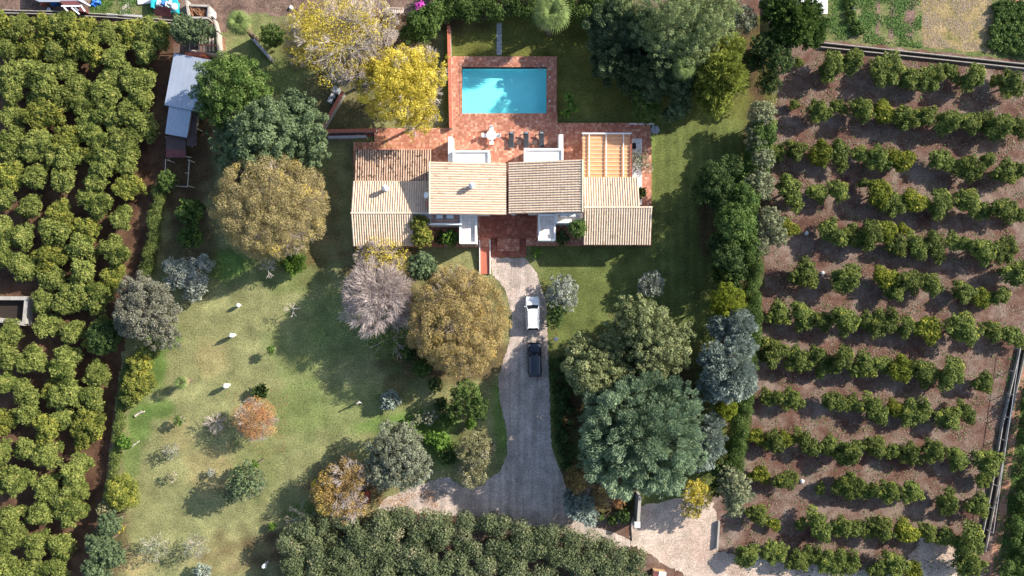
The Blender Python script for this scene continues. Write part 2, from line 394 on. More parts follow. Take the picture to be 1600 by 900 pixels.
blend(np.clip((PX - 800) / 60, 0, 1), (.118, .145, .045))                              # greener east lawn
blend(np.clip((PY * 0 + 200 - PY) / 30, 0, 1) * (PX > 690), (.125, .135, .035))
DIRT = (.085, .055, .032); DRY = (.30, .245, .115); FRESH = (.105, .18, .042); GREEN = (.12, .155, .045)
for x, y, r1, r2, s in [(240, 560, 22, 50, .9), (218, 660, 18, 40, .8), (262, 525, 24, 18, .8), (352, 415, 40, 26, .9), (250, 640, 22, 18, .8), (470, 540, 60, 60, .3),
                        (640, 570, 34, 30, .8), (545, 640, 120, 40, .3), (560, 500, 90, 60, .35), (620, 665, 60, 18, .7), (480, 800, 30, 14, .8), (205, 720, 14, 30, .6),
                        (785, 650, 16, 70, .8), (670, 665, 50, 22, .8), (690, 700, 30, 30, .7), (470, 640, 40, 60, .25), (1000, 240, 20, 60, .5)]: blend(blob(x, y, r1, r2, s), FRESH)
for x, y, r1, r2, s in [(450, 420, 60, 40, .6), (480, 260, 40, 60, .5), (430, 90, 60, 60, .7), (400, 720, 40, 60, .35)]: blend(blob(x, y, r1, r2, s), GREEN)
for x, y, r1, r2, s in [(330, 560, 26, 30, .5), (330, 735, 40, 40, .6), (200, 880, 40, 20, .8), (360, 870, 70, 34, .45), (280, 680, 30, 30, .4), (455, 500, 40, 20, .2)]: blend(blob(x, y, r1, r2, s), DRY)
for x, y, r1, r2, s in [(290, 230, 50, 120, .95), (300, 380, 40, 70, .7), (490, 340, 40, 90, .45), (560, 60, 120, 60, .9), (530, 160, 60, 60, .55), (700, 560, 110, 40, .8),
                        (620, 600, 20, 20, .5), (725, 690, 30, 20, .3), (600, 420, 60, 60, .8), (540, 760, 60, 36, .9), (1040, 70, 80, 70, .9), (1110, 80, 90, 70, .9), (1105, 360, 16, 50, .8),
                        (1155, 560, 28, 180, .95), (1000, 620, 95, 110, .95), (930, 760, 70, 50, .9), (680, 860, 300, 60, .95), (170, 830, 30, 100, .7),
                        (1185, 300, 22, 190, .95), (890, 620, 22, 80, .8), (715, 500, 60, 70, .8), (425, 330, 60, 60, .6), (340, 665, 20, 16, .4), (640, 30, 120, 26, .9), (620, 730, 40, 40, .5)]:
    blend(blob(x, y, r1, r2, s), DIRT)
base *= (1 + .10 * rnd)[..., None]
stripe = np.where((PX > 1018) & (PY < 480) & (PY > 190), 1 + .10 * np.sign(np.sin(PX * .42)), 1); base *= stripe[..., None]
cx_ = PX[:-1, :-1] + st / 2; cy_ = PY[:-1, :-1] + st / 2
keep = in_poly(cx_, cy_, G)
keep &= ~((cx_ > 712) & (cx_ < 864) & (cy_ > 95) & (cy_ < 190))
idx = np.arange(PX.size).reshape(PX.shape)
Fq = np.stack([idx[1:, :-1], idx[1:, 1:], idx[:-1, 1:], idx[:-1, :-1]], -1)[keep]
used = np.unique(Fq); rem = np.full(PX.size, -1); rem[used] = np.arange(len(used))
zl = .016
V = np.stack([(PX - 800) * (H - zl) / F, (450 - PY) * (H - zl) / F, np.full(PX.shape, zl)], -1).reshape(-1, 3)
jx = rng.uniform(-.1, .1, V.shape); jx[:, 2] = 0
V = (V + jx)[used]
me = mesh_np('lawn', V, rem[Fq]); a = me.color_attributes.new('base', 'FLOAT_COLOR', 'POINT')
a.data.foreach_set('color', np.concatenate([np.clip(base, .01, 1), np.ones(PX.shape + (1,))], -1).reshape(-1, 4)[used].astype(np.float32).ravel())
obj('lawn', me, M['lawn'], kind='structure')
def base_at(px, py):
    i = int(np.clip((py - gy[0]) / st, 0, len(gy) - 1)); j = int(np.clip((px - gx[0]) / st, 0, len(gx) - 1)); return base[i, j]

poly_sheet('driveway', [(766, 403), (820, 403), (838, 425), (853, 470), (856, 530), (858, 580), (859, 640), (862, 700), (878, 740), (892, 790), (930, 822), (985, 843), (985, 860), (890, 835), (760, 808), (700, 806), (610, 800),
                        (590, 795), (600, 780), (652, 757), (700, 745), (722, 762), (752, 758), (780, 738), (793, 712), (793, 680), (782, 630), (778, 590), (795, 540), (800, 490), (788, 450), (770, 430)], .024, M['gravel'], .10, .3)
poly_sheet('sandy_track', [(985, 815), (1000, 790), (1108, 770), (1118, 800), (1122, 862), (1170, 868), (1260, 878), (1400, 900), (1440, 840), (1480, 838), (1520, 880), (1560, 940), (1560, 990), (1200, 990), (1060, 893), (1015, 868), (985, 850)],
           .020, M['sand'], .22, .35)

# ---------------------------------------------------------------- foliage
def unit(n):
    d = rng.standard_normal((n, 3)); return d / np.linalg.norm(d, axis=1)[:, None]
def nrm(a): return a / (np.linalg.norm(a, axis=1)[:, None] + 1e-9)
def clumps_on(c, rad, K, cr=.28, low=-.35, rough=.09, inner=.3, flat=.85):
    """sub-clumps spread over an uneven dome"""
    i = np.arange(K); z = 1 - (1 - low) * (i + .5) / K; ph = i * 2.39996 + rng.uniform(0, 6)
    s_ = np.sqrt(np.clip(1 - z * z, 0, 1)); d = np.stack([s_ * np.cos(ph), s_ * np.sin(ph), z], 1)
    d += rng.normal(0, .045, d.shape)
    lump = 1 - rough * .5 + rough * (np.sin(d @ (unit(1)[0] * 5.5) + rng.uniform(0, 6)) + np.sin(d @ (unit(1)[0] * 8.5) + rng.uniform(0, 6)) + .7 * np.sin(d @ (unit(1)[0] * 13) + rng.uniform(0, 6))) * .6 + rng.normal(0, .02, K)
    r = np.array(rad) * (1 - cr * .75)
    C = np.array(c) + d * r * lump[:, None]
    rr = np.mean(rad) * cr * rng.uniform(.65, 1.3, K)
    n2 = int(K * inner)
    if n2:
        C = np.vstack([C, np.array(c) + unit(n2) * r * rng.uniform(.2, .7, n2)[:, None]]); rr = np.concatenate([rr, np.mean(rad) * cr * rng.uniform(.8, 1.2, n2)])
    return C, rr
def leaves(C, rr, dens, size, mode='leaf', ax=None, flat=.8, up=.35, aspect=.55, cap=60000):
    area = rr ** 2; n = int(min(cap * 1.35, dens * 1.45 * area.sum() * 8)); size = size * .82
    w_ = area / area.sum(); ci = rng.choice(len(rr), n, p=w_)
    d = unit(n); d[:, 2] += up; d = nrm(d)
    rad = rr[ci] * (1 - .45 * rng.random(n) ** 1.6)
    p = C[ci] + d * rad[:, None] * np.array([1, 1, flat])
    p[:, 2] = np.maximum(p[:, 2], .06)
    s_ = size * rng.uniform(.6, 1.4, n)
    if mode == 'leaf':
        nn = nrm(d * .8 + unit(n) * .75 + np.array([0, 0, .25])); t = nrm(np.cross(nn, unit(n)))
        b = np.cross(nn, t); L_, W_ = s_ * .62, s_ * .62 * aspect
    else:                                   # spiky: blades point outward from the trunk axis
        out = p - (np.array(ax) if ax is not None else C.mean(0)); out[:, 2] *= .5
        t = nrm(nrm(out) * .9 + d * .6 + unit(n) * .45); nn = nrm(np.cross(t, unit(n))); nn = nrm(nn + np.array([.25, .12, .45])); b = nrm(np.cross(nn, t))
        L_, W_ = s_ * .95, s_ * aspect * .47
    t = t * L_[:, None]; b = b * W_[:, None]
    q = np.stack([p - t, p + t, p + b * 2], 1).reshape(-1, 3)
    ct = rng.normal(.5, .19, len(rr))
    tone = np.clip(ct[ci] + rng.normal(0, .2, n), 0, 1)
    return q, np.arange(n * 3).reshape(-1, 3), tone
def cloud_mesh(name, C, rr, **k):
    q, f, t = leaves(C, rr, **k); return mesh_np(name, q, f, t, n=3)
def twig_mesh(name, base_, tips_c, tips_r, n1=9, depth=(6, 5, 4), r0=.13, spread=.5, flat=.8, minr=.011):
    """bare branch work: limbs fork until they reach a dome of tips"""
    Vv = []; Ff = []; T = []
    c = Vector(tips_c); rad = Vector(tips_r)
    def seg(pts, ra):
        b0 = len(Vv)
        for i, p in enumerate(pts):
            d = (pts[min(i + 1, len(pts) - 1)] - pts[max(i - 1, 0)])
            d = d.normalized() if d.length > 1e-6 else Vector((0, 0, 1))
            x = d.cross(Vector((.3, .2, 1))).normalized(); y = d.cross(x)
            for q in range(3):
                an = q * 2.094; Vv.append(tuple(p + (x * math.cos(an) + y * math.sin(an)) * ra[i]))
        for i in range(len(pts) - 1):
            for q in range(3):
                Ff.append((b0 + i*3 + q, b0 + i*3 + (q+1) % 3, b0 + (i+1)*3 + (q+1) % 3, b0 + (i+1)*3 + q)); T.append(random.uniform(.2, .9))
    def inside(p):
        q = p - c; return (q.x / rad.x) ** 2 + (q.y / rad.y) ** 2 + (q.z / rad.z) ** 2
    def grow(p, d, ln, r, lev):
        a = p; pts = [a]; dd = d.copy()
        for i in range(3):
            dd = (dd + Vector((random.gauss(0, .13), random.gauss(0, .13), random.gauss(.03, .10)))).normalized()
            a = a + dd * ln / 3
            if inside(a) > 1.0 and lev > 0: break
            pts.append(a)
        if len(pts) < 2: return
        ra = [max(minr, r * (1 - .5 * i / 3)) for i in range(len(pts))]
        seg(pts, ra)
        if lev < len(depth):
            for _ in range(depth[lev]):
                t_ = random.uniform(.25, 1.0); k_ = t_ * (len(pts) - 1); i0 = min(int(k_), len(pts) - 2)
                q = pts[i0].lerp(pts[i0 + 1], k_ - i0)
                o = (q - c); o.z *= .6; o = o.normalized() if o.length > .01 else Vector((0, 0, 1))
                nd = (dd * .75 + o * .55 + Vector((random.gauss(0, spread), random.gauss(0, spread), random.gauss(.1, spread * .6)))).normalized()
                grow(q, nd, ln * random.uniform(.5, .75), r * .5, lev + 1)
    b0 = Vector(base_); fork = Vector((b0.x, b0.y, max(.4, c.z - rad.z * .55)))
    seg([b0, b0.lerp(fork, .5) + Vector((.05, .03, 0)), fork], [r0 * 1.3, r0 * 1.1, r0])
    for i in range(n1):
        an = i * 2.4 + random.uniform(-.3, .3); el = random.uniform(.1, 1.2)
        d = Vector((math.cos(an) * math.cos(el), math.sin(an) * math.cos(el), math.sin(el) + .1)).normalized()
        grow(fork, d, max(rad) * random.uniform(.6, .85), r0 * .55, 0)
    return mesh_np(name, Vv, Ff, T)
def trunk_mesh(base_, tops, r0=.18):
    mb = MB(); b0 = Vector(base_)
    zt = min(t.z for t in tops); fork = Vector((b0.x + random.uniform(-.1, .1), b0.y + random.uniform(-.1, .1), b0.z + max(.3, (zt - b0.z) * .5)))
    mb.tube([b0, b0.lerp(fork, .5) + Vector((.04, -.03, 0)), fork], [r0 * 1.35, r0 * 1.05, r0 * .9], 7)
    for t in tops:
        mid = fork.lerp(t, .5) + Vector((random.uniform(-.15, .15), random.uniform(-.15, .15), .1))
        mb.tube([fork, mid, t], [r0 * .7, r0 * .45, r0 * .15], 5)
    return mb.mesh('trunk', smooth=True)

STY = dict(   # leaf size, density per m2, material, sub-clump ratio, clumps per lobe, mode
    citrus=dict(size=.21, dens=52, mat='citrus', cr=.30, K=30), dark=dict(size=.24, dens=34, mat='dark', cr=.22, K=60), mid=dict(size=.24, dens=36, mat='mid', cr=.24, K=46),
    lush=dict(size=.26, dens=34, mat='lush', cr=.26, K=36), bluegreen=dict(size=.26, dens=34, mat='bluegreen', cr=.2, K=70), pine=dict(size=.25, dens=30, mat='pine', cr=.125, K=210, mode='spike'),
    cedar=dict(size=.25, dens=36, mat='cedar', cr=.2, K=75, mode='leaf'), bluecedar=dict(size=.24, dens=46, mat='bluecedar', cr=.2, K=70, mode='spike'),
    olive=dict(size=.21, dens=38, mat='olive', cr=.2, K=70), olive_d=dict(size=.21, dens=38, mat='olive_d', cr=.19, K=80), silver=dict(size=.19, dens=40, mat='silver', cr=.24, K=36),
    lime=dict(size=.16, dens=60, mat='lime', cr=.2, K=60), cream=dict(size=.26, dens=34, mat='cream', cr=.2, K=50), autumn=dict(size=.145, dens=50, mat='autumn', cr=.12, K=230, rough=.02),
    yellow=dict(size=.18, dens=38, mat='yellow', cr=.15, K=120), orange=dict(size=.13, dens=40, mat='orange', cr=.24, K=36), rust=dict(size=.15, dens=22, mat='rust', cr=.25, K=34),
    laurel=dict(size=.24, dens=34, mat='laurel', cr=.25, K=50), pinkish=dict(size=.20, dens=28, mat='pinkish', cr=.22, K=50), hedge=dict(size=.15, dens=50, mat='hedge', cr=.25, K=30))
def tree(name, label, cat, lobes, sty, twigs=None, crown='crown', leafk=1.0, tall=1.0, group=None, **ov):
    """lobes: (px, py, radius px, centre height, z-radius factor) as seen in the photograph"""
    s_ = dict(STY[sty]); s_.update(ov)
    ls = []
    for l in lobes:
        px, py, r, z = l[:4]; zf = l[4] if len(l) > 4 else .75
        x, y = XY(px, py, z); rw = r * (H - z) / F
        ls.append((Vector((x, y, z)), rw, zf))
    W = sum(l[1] ** 2 for l in ls); bx = sum(l[0].x * l[1] ** 2 for l in ls) / W; by = sum(l[0].y * l[1] ** 2 for l in ls) / W
    root = empty(name, (bx, by, 0), label=label, cat=cat, group=group)
    o = Vector((bx, by, 0))
    Cs, Rs = [], []
    rmax = max(l[1] for l in ls)
    for c, rw, zf in ls:
        K = max(8, int(s_['K'] * (rw / rmax) ** 1.5 * (1 if len(ls) == 1 else .8)))
        C, rr = clumps_on(c - o, (rw, rw, rw * zf), K, s_['cr'], rough=s_.get('rough', .13)); C = np.vstack([C, np.array([c - o])]); rr = np.append(rr, rw * .74 * min(1, zf + .1)); Cs.append(C); Rs.append(rr)
    C = np.vstack(Cs); rr = np.concatenate(Rs)
    if leafk > 0:
        me_ = cloud_mesh(crown, C, rr, dens=s_['dens'] * leafk, size=s_['size'], mode=s_.get('mode', 'leaf'), ax=(0, 0, ls[0][0].z * .6), aspect=s_.get('aspect', .55), cap=s_.get('cap', 42000))
        obj(crown, me_, M[s_['mat']], root)
    tops = [l[0] - o for l in ls] if len(ls) > 1 else [ls[0][0] - o + Vector((math.cos(a), math.sin(a), .3)) * ls[0][1] * .5 for a in (0, 1.5, 3, 4.6)]
    if twigs:
        c, rw, zf = ls[0]
        t_ = twig_mesh('branches', (0, 0, 0), c - o, (rw, rw, rw * zf), **{k_: v_ for k_, v_ in twigs.items() if k_ != 'mat'})
        obj('branches', t_, M[twigs['mat']], root)
        if len(ls) > 1:
            for c, rw, zf in ls[1:]:
                t_ = twig_mesh('branches', (c.x - o.x, c.y - o.y, 0), c - o, (rw, rw, rw * zf), **{k_: v_ for k_, v_ in twigs.items() if k_ != 'mat'})
                obj('branches', t_, M[twigs['mat']], root)
    else:
        obj('trunk', trunk_mesh((0, 0, 0), tops, min(.45, .05 + rmax * .045)), M['bark'], root)
    return root

# ---------------------------------------------------------------- the house
TZ = .6                       # level of the paved terrace
def rect(mb, x0, x1, y0, y1, z0, z1, zr=None):
    """a box given by its outline in photo pixels as seen at height zr (default: its top)"""
    zr = z1 if zr is None else zr
    a = P(x0, y1, zr); b = P(x1, y0, zr); mb.box(a.x, b.x, a.y, b.y, z0, z1)
t = MB()
for q in [(704, 870, 88, 105), (704, 722, 105, 177), (854, 870, 105, 177), (704, 871, 177, 200), (871, 1016, 192, 200), (585, 1017, 200, 222), (552, 1018, 222, 372), (552, 766, 372, 386), (822, 1018, 372, 384)]:
    rect(t, *q, -.05, TZ)
t.build('terrace', M['terracotta'], kind='structure')
t = MB(); rect(t, 750, 838, 336, 372, TZ - .1, TZ + .006); t.build('entrance_court', M['terracotta_d'], kind='structure')
t = MB(); rect(t, 766, 822, 372.3, 402, -.05, .07); t.build('entrance_landing', M['terracotta_d'], kind='structure')
st_ = empty('entrance_steps', P(795, 382, 0), label='short flight of five terracotta tiled steps down from the entrance court', cat='steps')
for i in range(5):
    y = 372.4 + i * 4
    mb = MB(); rect(mb, 777, 812, y, y + 4 - .05, .05, TZ - .02 - i * .1); o = mb.build('step', M['terracotta'], st_, bevel=.01)
    o.location = -st_.location
# copings of the pool and of the terrace edge
pool = empty('swimming_pool', P(788, 141, TZ), label='rectangular swimming pool of turquoise water beside the brick terrace', cat='swimming pool')
def child(mb, name, mat, root, **k):
    o = mb.build(name, mat, root, **k); o.location = -Vector(root.location); return o
px0, py1, _ = P(722, 177, TZ); px1, py0, _ = P(854, 105, TZ)
b = MB(); b.add([(px0, py0, TZ), (px1, py0, TZ), (px1, py1, TZ), (px0, py1, TZ), (px0, py0, -.5), (px1, py0, -.95), (px1, py1, -.95), (px0, py1, -.5)],
                [(4, 5, 6, 7), (0, 1, 5, 4), (1, 2, 6, 5), (2, 3, 7, 6), (3, 0, 4, 7)])
child(b, 'basin', M['pool'], pool)
g_hole = MB()
b = MB(); b.add([(px0 + .01, py1 + .01, TZ - .12), (px1 - .01, py1 + .01, TZ - .12), (px1 - .01, py0 - .01, TZ - .12), (px0 + .01, py0 - .01, TZ - .12)], [(0, 1, 2, 3)])
child(b, 'water', M['water'], pool)
n_ = 18
for i in range(n_):
    x = px0 - .3 + (px1 - px0 + .6) * i / n_; x2 = px0 - .3 + (px1 - px0 + .6) * (i + 1) / n_ - .015
    for y in (py0 + .002, py1 - .302):
        b = MB(); b.box(x, x2, y, y + .3, TZ - .04, TZ + .03); child(b, 'coping_stone', M['terracotta'], pool)
n_ = 10
for i in range(n_):
    y = py1 + (py0 - py1) * i / n_; y2 = py1 + (py0 - py1) * (i + 1) / n_ - .015
    for x in (px0 - .302, px1 + .002):
        b = MB(); b.box(x, x + .3, y, y2, TZ - .04, TZ + .03); child(b, 'coping_stone', M['terracotta'], pool)
for y in (121, 158):
    p = P(858, y, TZ); b = MB(); b.lathe([(.14, 0), (.14, .02), (.11, .03)], 14, (p.x, p.y, TZ)); child(b, 'skimmer_lid', M['whitep'], pool)
b = MB()
for dx in (0, .45):
    p = P(842, 105, TZ); b.tube([(p.x + dx, p.y + .35, TZ), (p.x + dx, p.y + .35, TZ + .6), (p.x + dx, p.y - .1, TZ + .65), (p.x + dx, p.y - .18, TZ - 1.0)], .025, 6)
for z in (-.1, -.35, -.6): b.bar((p.x, p.y - .18, TZ + z), (p.x + .45, p.y - .18, TZ + z), .05)
child(b, 'ladder', M['chrome'], pool)

def roof(parent, c00, c10, c11, c01, rib='y', pitch=.285, mats=('tile', 'tile_base'), name='roof_tiles', edge=True):
    """c00 NW, c10 NE, c11 SE, c01 SW corners (world). Barrel tiles run along y or x."""
    c = [Vector(v) for v in (c00, c10, c11, c01)]
    def pt(u, v): return c[0] * (1-u) * (1-v) + c[1] * u * (1-v) + c[2] * u * v + c[3] * (1-u) * v
    if rib == 'y': lenU = (c[1] - c[0]).length; lenV = (c[3] - c[0]).length; f = pt
    else: lenU = (c[3] - c[0]).length; lenV = (c[1] - c[0]).length; f = lambda u, v: pt(v, u)
    nr = int(round(lenU / pitch)); nt_ = max(1, int(round(lenV / .42)))
    up = f(.5, 1).z > f(.5, 0).z     # True when v grows uphill
    nor = (f(1, .5) - f(0, .5)).cross(f(.5, 1) - f(.5, 0)).normalized(); nor = nor if nor.z > 0 else -nor
    V_, F_, T_ = [], [], []
    for i in range(nr):
        u = (i + .5) / nr; hw = .5 / nr * .70
        for j in range(nt_):
            v0, v1 = j / nt_, (j + 1) / nt_ + .06 / nt_
            lo, hi = ((v0, v1) if up else (v1, v0))       # lo = downhill end, larger and lifted
            t_ = min(1, max(0, random.gauss(.5, .07)))
            if random.random() < .025: t_ = random.uniform(0, .15)
            b0 = len(V_)
            ju = random.gauss(0, .02) / nr; js = random.uniform(-.006, .008)
            for v, wk, lift in ((lo, 1.0, .016), (hi, .93, .0)):
                for q in range(5):
                    an = math.pi * q / 4
                    V_.append(f(u + ju + math.cos(an) * hw * wk, min(1.004, v)) + nor * (math.sin(an) * .065 * wk + lift + js + .01))
            for q in range(4): F_.append((b0 + q, b0 + q + 1, b0 + 6 + q, b0 + 5 + q)); T_.append(t_)
    me_ = mesh_np(name, [tuple(v) for v in V_], F_, T_)
    o = obj(name, me_, M[mats[0]], parent, kind='stuff'); o.location = -Vector(parent.location)
    mb = MB()
    for i in range(nr):           # channel tiles: shallow troughs between the covers
        for j in range(nt_):
            us = (i / nr, (i + 1) / nr - .0005); v0, v1 = j / nt_, (j + 1) / nt_
            q = [f(us[0], v0), f(us[1], v0), f(us[1], v1), f(us[0], v1)]
            mb.add(q, [(0, 1, 2, 3)], random.uniform(0, 1))
    th = [p - Vector((0, 0, .14)) for p in c]
    mb.add([*c, *th], [(7, 6, 5, 4), (0, 1, 5, 4), (1, 2, 6, 5), (2, 3, 7, 6), (3, 0, 4, 7)], .5)
    me_ = mb.mesh('channel_tiles'); o = obj('channel_tiles', me_, M[mats[1]], parent, kind='stuff'); o.location = -Vector(parent.location)
def ridge_caps(parent, a, b, mat='tile', r=.13):
    a = Vector(a); b = Vector(b); n = int((b - a).length / .42); d = (b - a) / n
    for i in range(n):
        mb = MB(); p = a + d * i; q = p + d * .98
        y = Vector((-d.y, d.x, 0)).normalized(); vs = []
        for e, k_ in ((p, 1.0), (q, .88)):
            for j in range(5):
                an = math.pi * j / 4; vs.append(e + y * math.cos(an) * r * k_ + Vector((0, 0, math.sin(an) * r * .8 * k_ + .03)))
        mb.add(vs, [(j, j + 1, j + 6, j + 5) for j in range(4)] + [(4, 3, 2, 1, 0), (5, 6, 7, 8, 9)], random.uniform(.5, .9))
        o = mb.build('ridge_tile', M[mat], parent); o.location = -Vector(parent.location)
def block(parent, x0, x1, y0, y1, z0, zt, ins=.28, name='walls'):
    """walls under a roof: outline given in world metres; zt = (NW, NE, SE, SW) heights"""
    q = [(x0 + ins, y0 - ins), (x1 - ins, y0 - ins), (x1 - ins, y1 + ins), (x0 + ins, y1 + ins)]
    mb = MB(); mb.prism([(x, y, z0) for x, y in q], [(x, y, z - .16) for (x, y), z in zip(q, zt)])
    o = mb.build(name, M['white'], parent); o.location = -Vector(parent.location); return o
def opening(parent, a, b, z0, z1, nrm_, kind='window'):
    """window or door set on a wall between two wall points a, b (x, y)"""
    a = Vector((*a, 0)); b = Vector((*b, 0)); n_v = Vector((*nrm_, 0)); o_ = n_v * .02
    fr = MB(); z = Vector((0, 0, 1))
    for p, q in ((a + z*z0, a + z*z1), (b + z*z0, b + z*z1), (a + z*z0, b + z*z0), (a + z*z1, b + z*z1), ((a+b)/2 + z*z0, (a+b)/2 + z*z1)): fr.bar(p + o_, q + o_, .08, .08)
    f_ = fr.build(kind, M['redwood'] if kind == 'door' else M['whitep'], parent); f_.location = -Vector(parent.location)
    g_ = MB(); g_.prism([a + z*z0 - n_v*.0, b + z*z0, b + z*z0 + n_v*.03, a + z*z0 + n_v*.03], [a + z*z1, b + z*z1, b + z*z1 + n_v*.03, a + z*z1 + n_v*.03])
    gl_ = g_.build('pane', M['glass'], f_)
HO = P(795, 330, 0)
house = empty('villa', HO, label='white villa under pale clay barrel tile roofs in the middle of the garden', cat='house')
# left wing (gable, ridge east-west at y=333)
W1 = [P(551, 283, 3.3), P(672, 283, 3.3), P(672, 333, 4.4), P(549, 333, 4.4)]
W1[0].x = W1[3].x = P(550, 310, 3.8).x; W1[2].x = W1[1].x = P(673, 310, 3.8).x
xr = P(646, 360, 3.8).x
roof(house, W1[0], W1[1], W1[2], W1[3])
s1 = P(554, 384, 3.3); sw = Vector((W1[3].x, s1.y, 3.3))
roof(house, W1[3] - Vector((0, .02, 0)), Vector((xr, W1[2].y - .02, 4.4)), Vector((xr, s1.y, 3.3)), sw)
ridge_caps(house, W1[3], Vector((W1[2].x, W1[3].y, 4.4)))
def gable(x0, x1, yn, ym, ys, zn, zm, zs, z0=TZ, ins=.28):
    mb = MB(); x0 += ins; x1 -= ins
    q = [(yn - ins, z0), (yn - ins, zn - .18 + .07), (ym, zm - .18), (ys + ins, zs - .18 + .07), (ys + ins, z0)]
    mb.prism([(x0, y, z) for y, z in q], [(x1, y, z) for y, z in q]); o = mb.build('walls', M['white'], house); o.location = -HO
gable(W1[0].x, xr, W1[0].y, W1[3].y, s1.y, 3.3, 4.4, 3.3)
mb = MB(); mb.box(xr - .3, W1[2].x, W1[3].y + .2, W1[0].y - .3, TZ, 3.2); child(mb, 'walls', M['white'], house)
# old mossy roof to its north
O = [P(555, 234, 2.7), P(674, 234, 2.7), P(674, 283, 3.15), P(555, 283, 3.15)]
for a_, b_ in ((0, 3), (1, 2)): O[b_].x = O[a_].x
O[2].y = O[3].y = W1[0].y + .03
roof(house, *O, mats=('tile_old', 'tile_old_base'))
block(house, O[0].x, O[1].x, O[0].y, O[3].y - .3, TZ, (2.7, 2.7, 3.15, 3.15))
# two tall blocks with roofs sloping towards each other
U1 = [P(671, 253, 5.8), P(790.5, 255, 4.7), P(790.5, 335, 4.7), P(671, 335, 5.8)]
U1[3].x = U1[0].x; U1[2].y = U1[3].y = P(0, 335, 5.2).y; U1[0].y = U1[1].y = P(0, 254, 5.2).y
roof(house, *U1, rib='x')
block(house, U1[0].x, U1[1].x, U1[0].y, U1[3].y, TZ, (5.8, 4.7, 4.7, 5.8))
U2 = [P(795, 254, 4.7), P(910, 248.5, 6.6), P(910, 331, 6.6), P(795, 335, 4.7)]
U2[0].y = U2[1].y = P(0, 251.5, 5.6).y; U2[2].y = U2[3].y = P(0, 333, 5.6).y; U2[2].x = U2[1].x
roof(house, *U2, rib='x')
block(house, U2[0].x, U2[1].x, U2[0].y, U2[3].y, TZ, (4.7, 6.6, 6.6, 4.7))
for u, s_ in ((U1, 0), (U2, 1)):       # verge tiles on the high edges
    a_, b_ = (u[s_], u[3 - s_]); ridge_caps(house, a_ + Vector((0, 0, .03)), b_ + Vector((0, 0, .03)), r=.10)
# right wing
W2 = [P(911, 277, 3.3), P(996, 277, 3.3), P(1002, 324, 4.4), P(911, 324, 4.4)]
xa = P(912, 300, 3.9).x; xb = P(998.5, 300, 3.9).x; xc = P(1018, 352, 3.9).x
y0, y1, y2 = W2[0].y, W2[3].y, P(0, 382, 3.3).y
roof(house, (xa, y0, 3.3), (xb, y0, 3.3), (xb, y1, 4.4), (xa, y1, 4.4))
roof(house, (xa, y1 - .02, 4.4), (xc, y1 - .02, 4.4), (xc, y2, 3.3), (xa, y2, 3.3))
ridge_caps(house, (xa, y1, 4.4), (xc, y1, 4.4))
gable(xa, xb, y0, y1, y2, 3.3, 4.4, 3.3)
mb = MB(); mb.prism([(xb - .28, y1 - .2, TZ), (xb - .28, y1 - .2, 4.05), (xb - .28, y2 + .3, 3.2), (xb - .28, y2 + .3, TZ)], [(xc - .28, y1 - .2, TZ), (xc - .28, y1 - .2, 4.05), (xc - .28, y2 + .3, 3.2), (xc - .28, y2 + .3, TZ)])
child(mb, 'walls', M['white'], house)
# flat roofs, terraces and parapets
def flat(x0, x1, y0, y1, z, mat='white_tile', par='nsew', ph=.35, pw=.22, base_z=TZ):
    a = P(x0, y1, z); b = P(x1, y0, z)
    mb = MB(); mb.box(a.x, b.x, a.y, b.y, base_z, z); child(mb, 'walls', M['white'], house)
    mb = MB(); mb.box(a.x + pw, b.x - pw, a.y + pw, b.y - pw, z, z + .012); child(mb, 'terrace_floor', M[mat], house)
    for s_ in par:
        mb = MB(); e = .003
        if s_ == 'n': mb.box(a.x - e, b.x + e, b.y - pw, b.y + e, z - .02, z + ph)
        if s_ == 's': mb.box(a.x - e, b.x + e, a.y - e, a.y + pw, z - .02, z + ph)
        if s_ == 'w': mb.box(a.x - e, a.x + pw, a.y + pw + .002, b.y - pw - .002, z - .02, z + ph - .003)
        if s_ == 'e': mb.box(b.x - pw, b.x + e, a.y + pw + .002, b.y - pw - .002, z - .02, z + ph - .003)
        child(mb, 'parapet', M['white'], house, bevel=.01)
flat(707.5, 765, 235.5, 256, 3.3, 'white', 'nwe', .25)
flat(818.5, 880, 232.5, 253, 3.3, 'white', 'nwe', .25)
def wall_px(x0, x1, y0, y1, z0, z1, zr, mat='white', name='garden_wall'):
    mb = MB(); a = P(x0, y1, zr); b = P(x1, y0, zr); mb.box(a.x, b.x, a.y, b.y, z0, z1); child(mb, name, M[mat], house, bevel=.02)
wall_px(700, 707, 213.5, 254, TZ, 2.9, 2.9, name='wing_wall')
wall_px(873, 880, 210, 232.2, TZ, 2.6, 2.6, name='wing_wall')
flat(671, 722, 333, 352, 3.35, 'pink_tile', 'se', .55)
flat(640, 671.6, 334.5, 351, 3.3, 'pink_tile', 's', .12)
flat(718, 745, 336, 381, 3.0, 'white_tile', 'nsew', .35)
flat(841, 868, 334.5, 376, 3.0, 'white_tile', 'nsew', .35)
flat(867.8, 910.5, 333, 349, 3.35, 'white_tile', 'sw', .55)
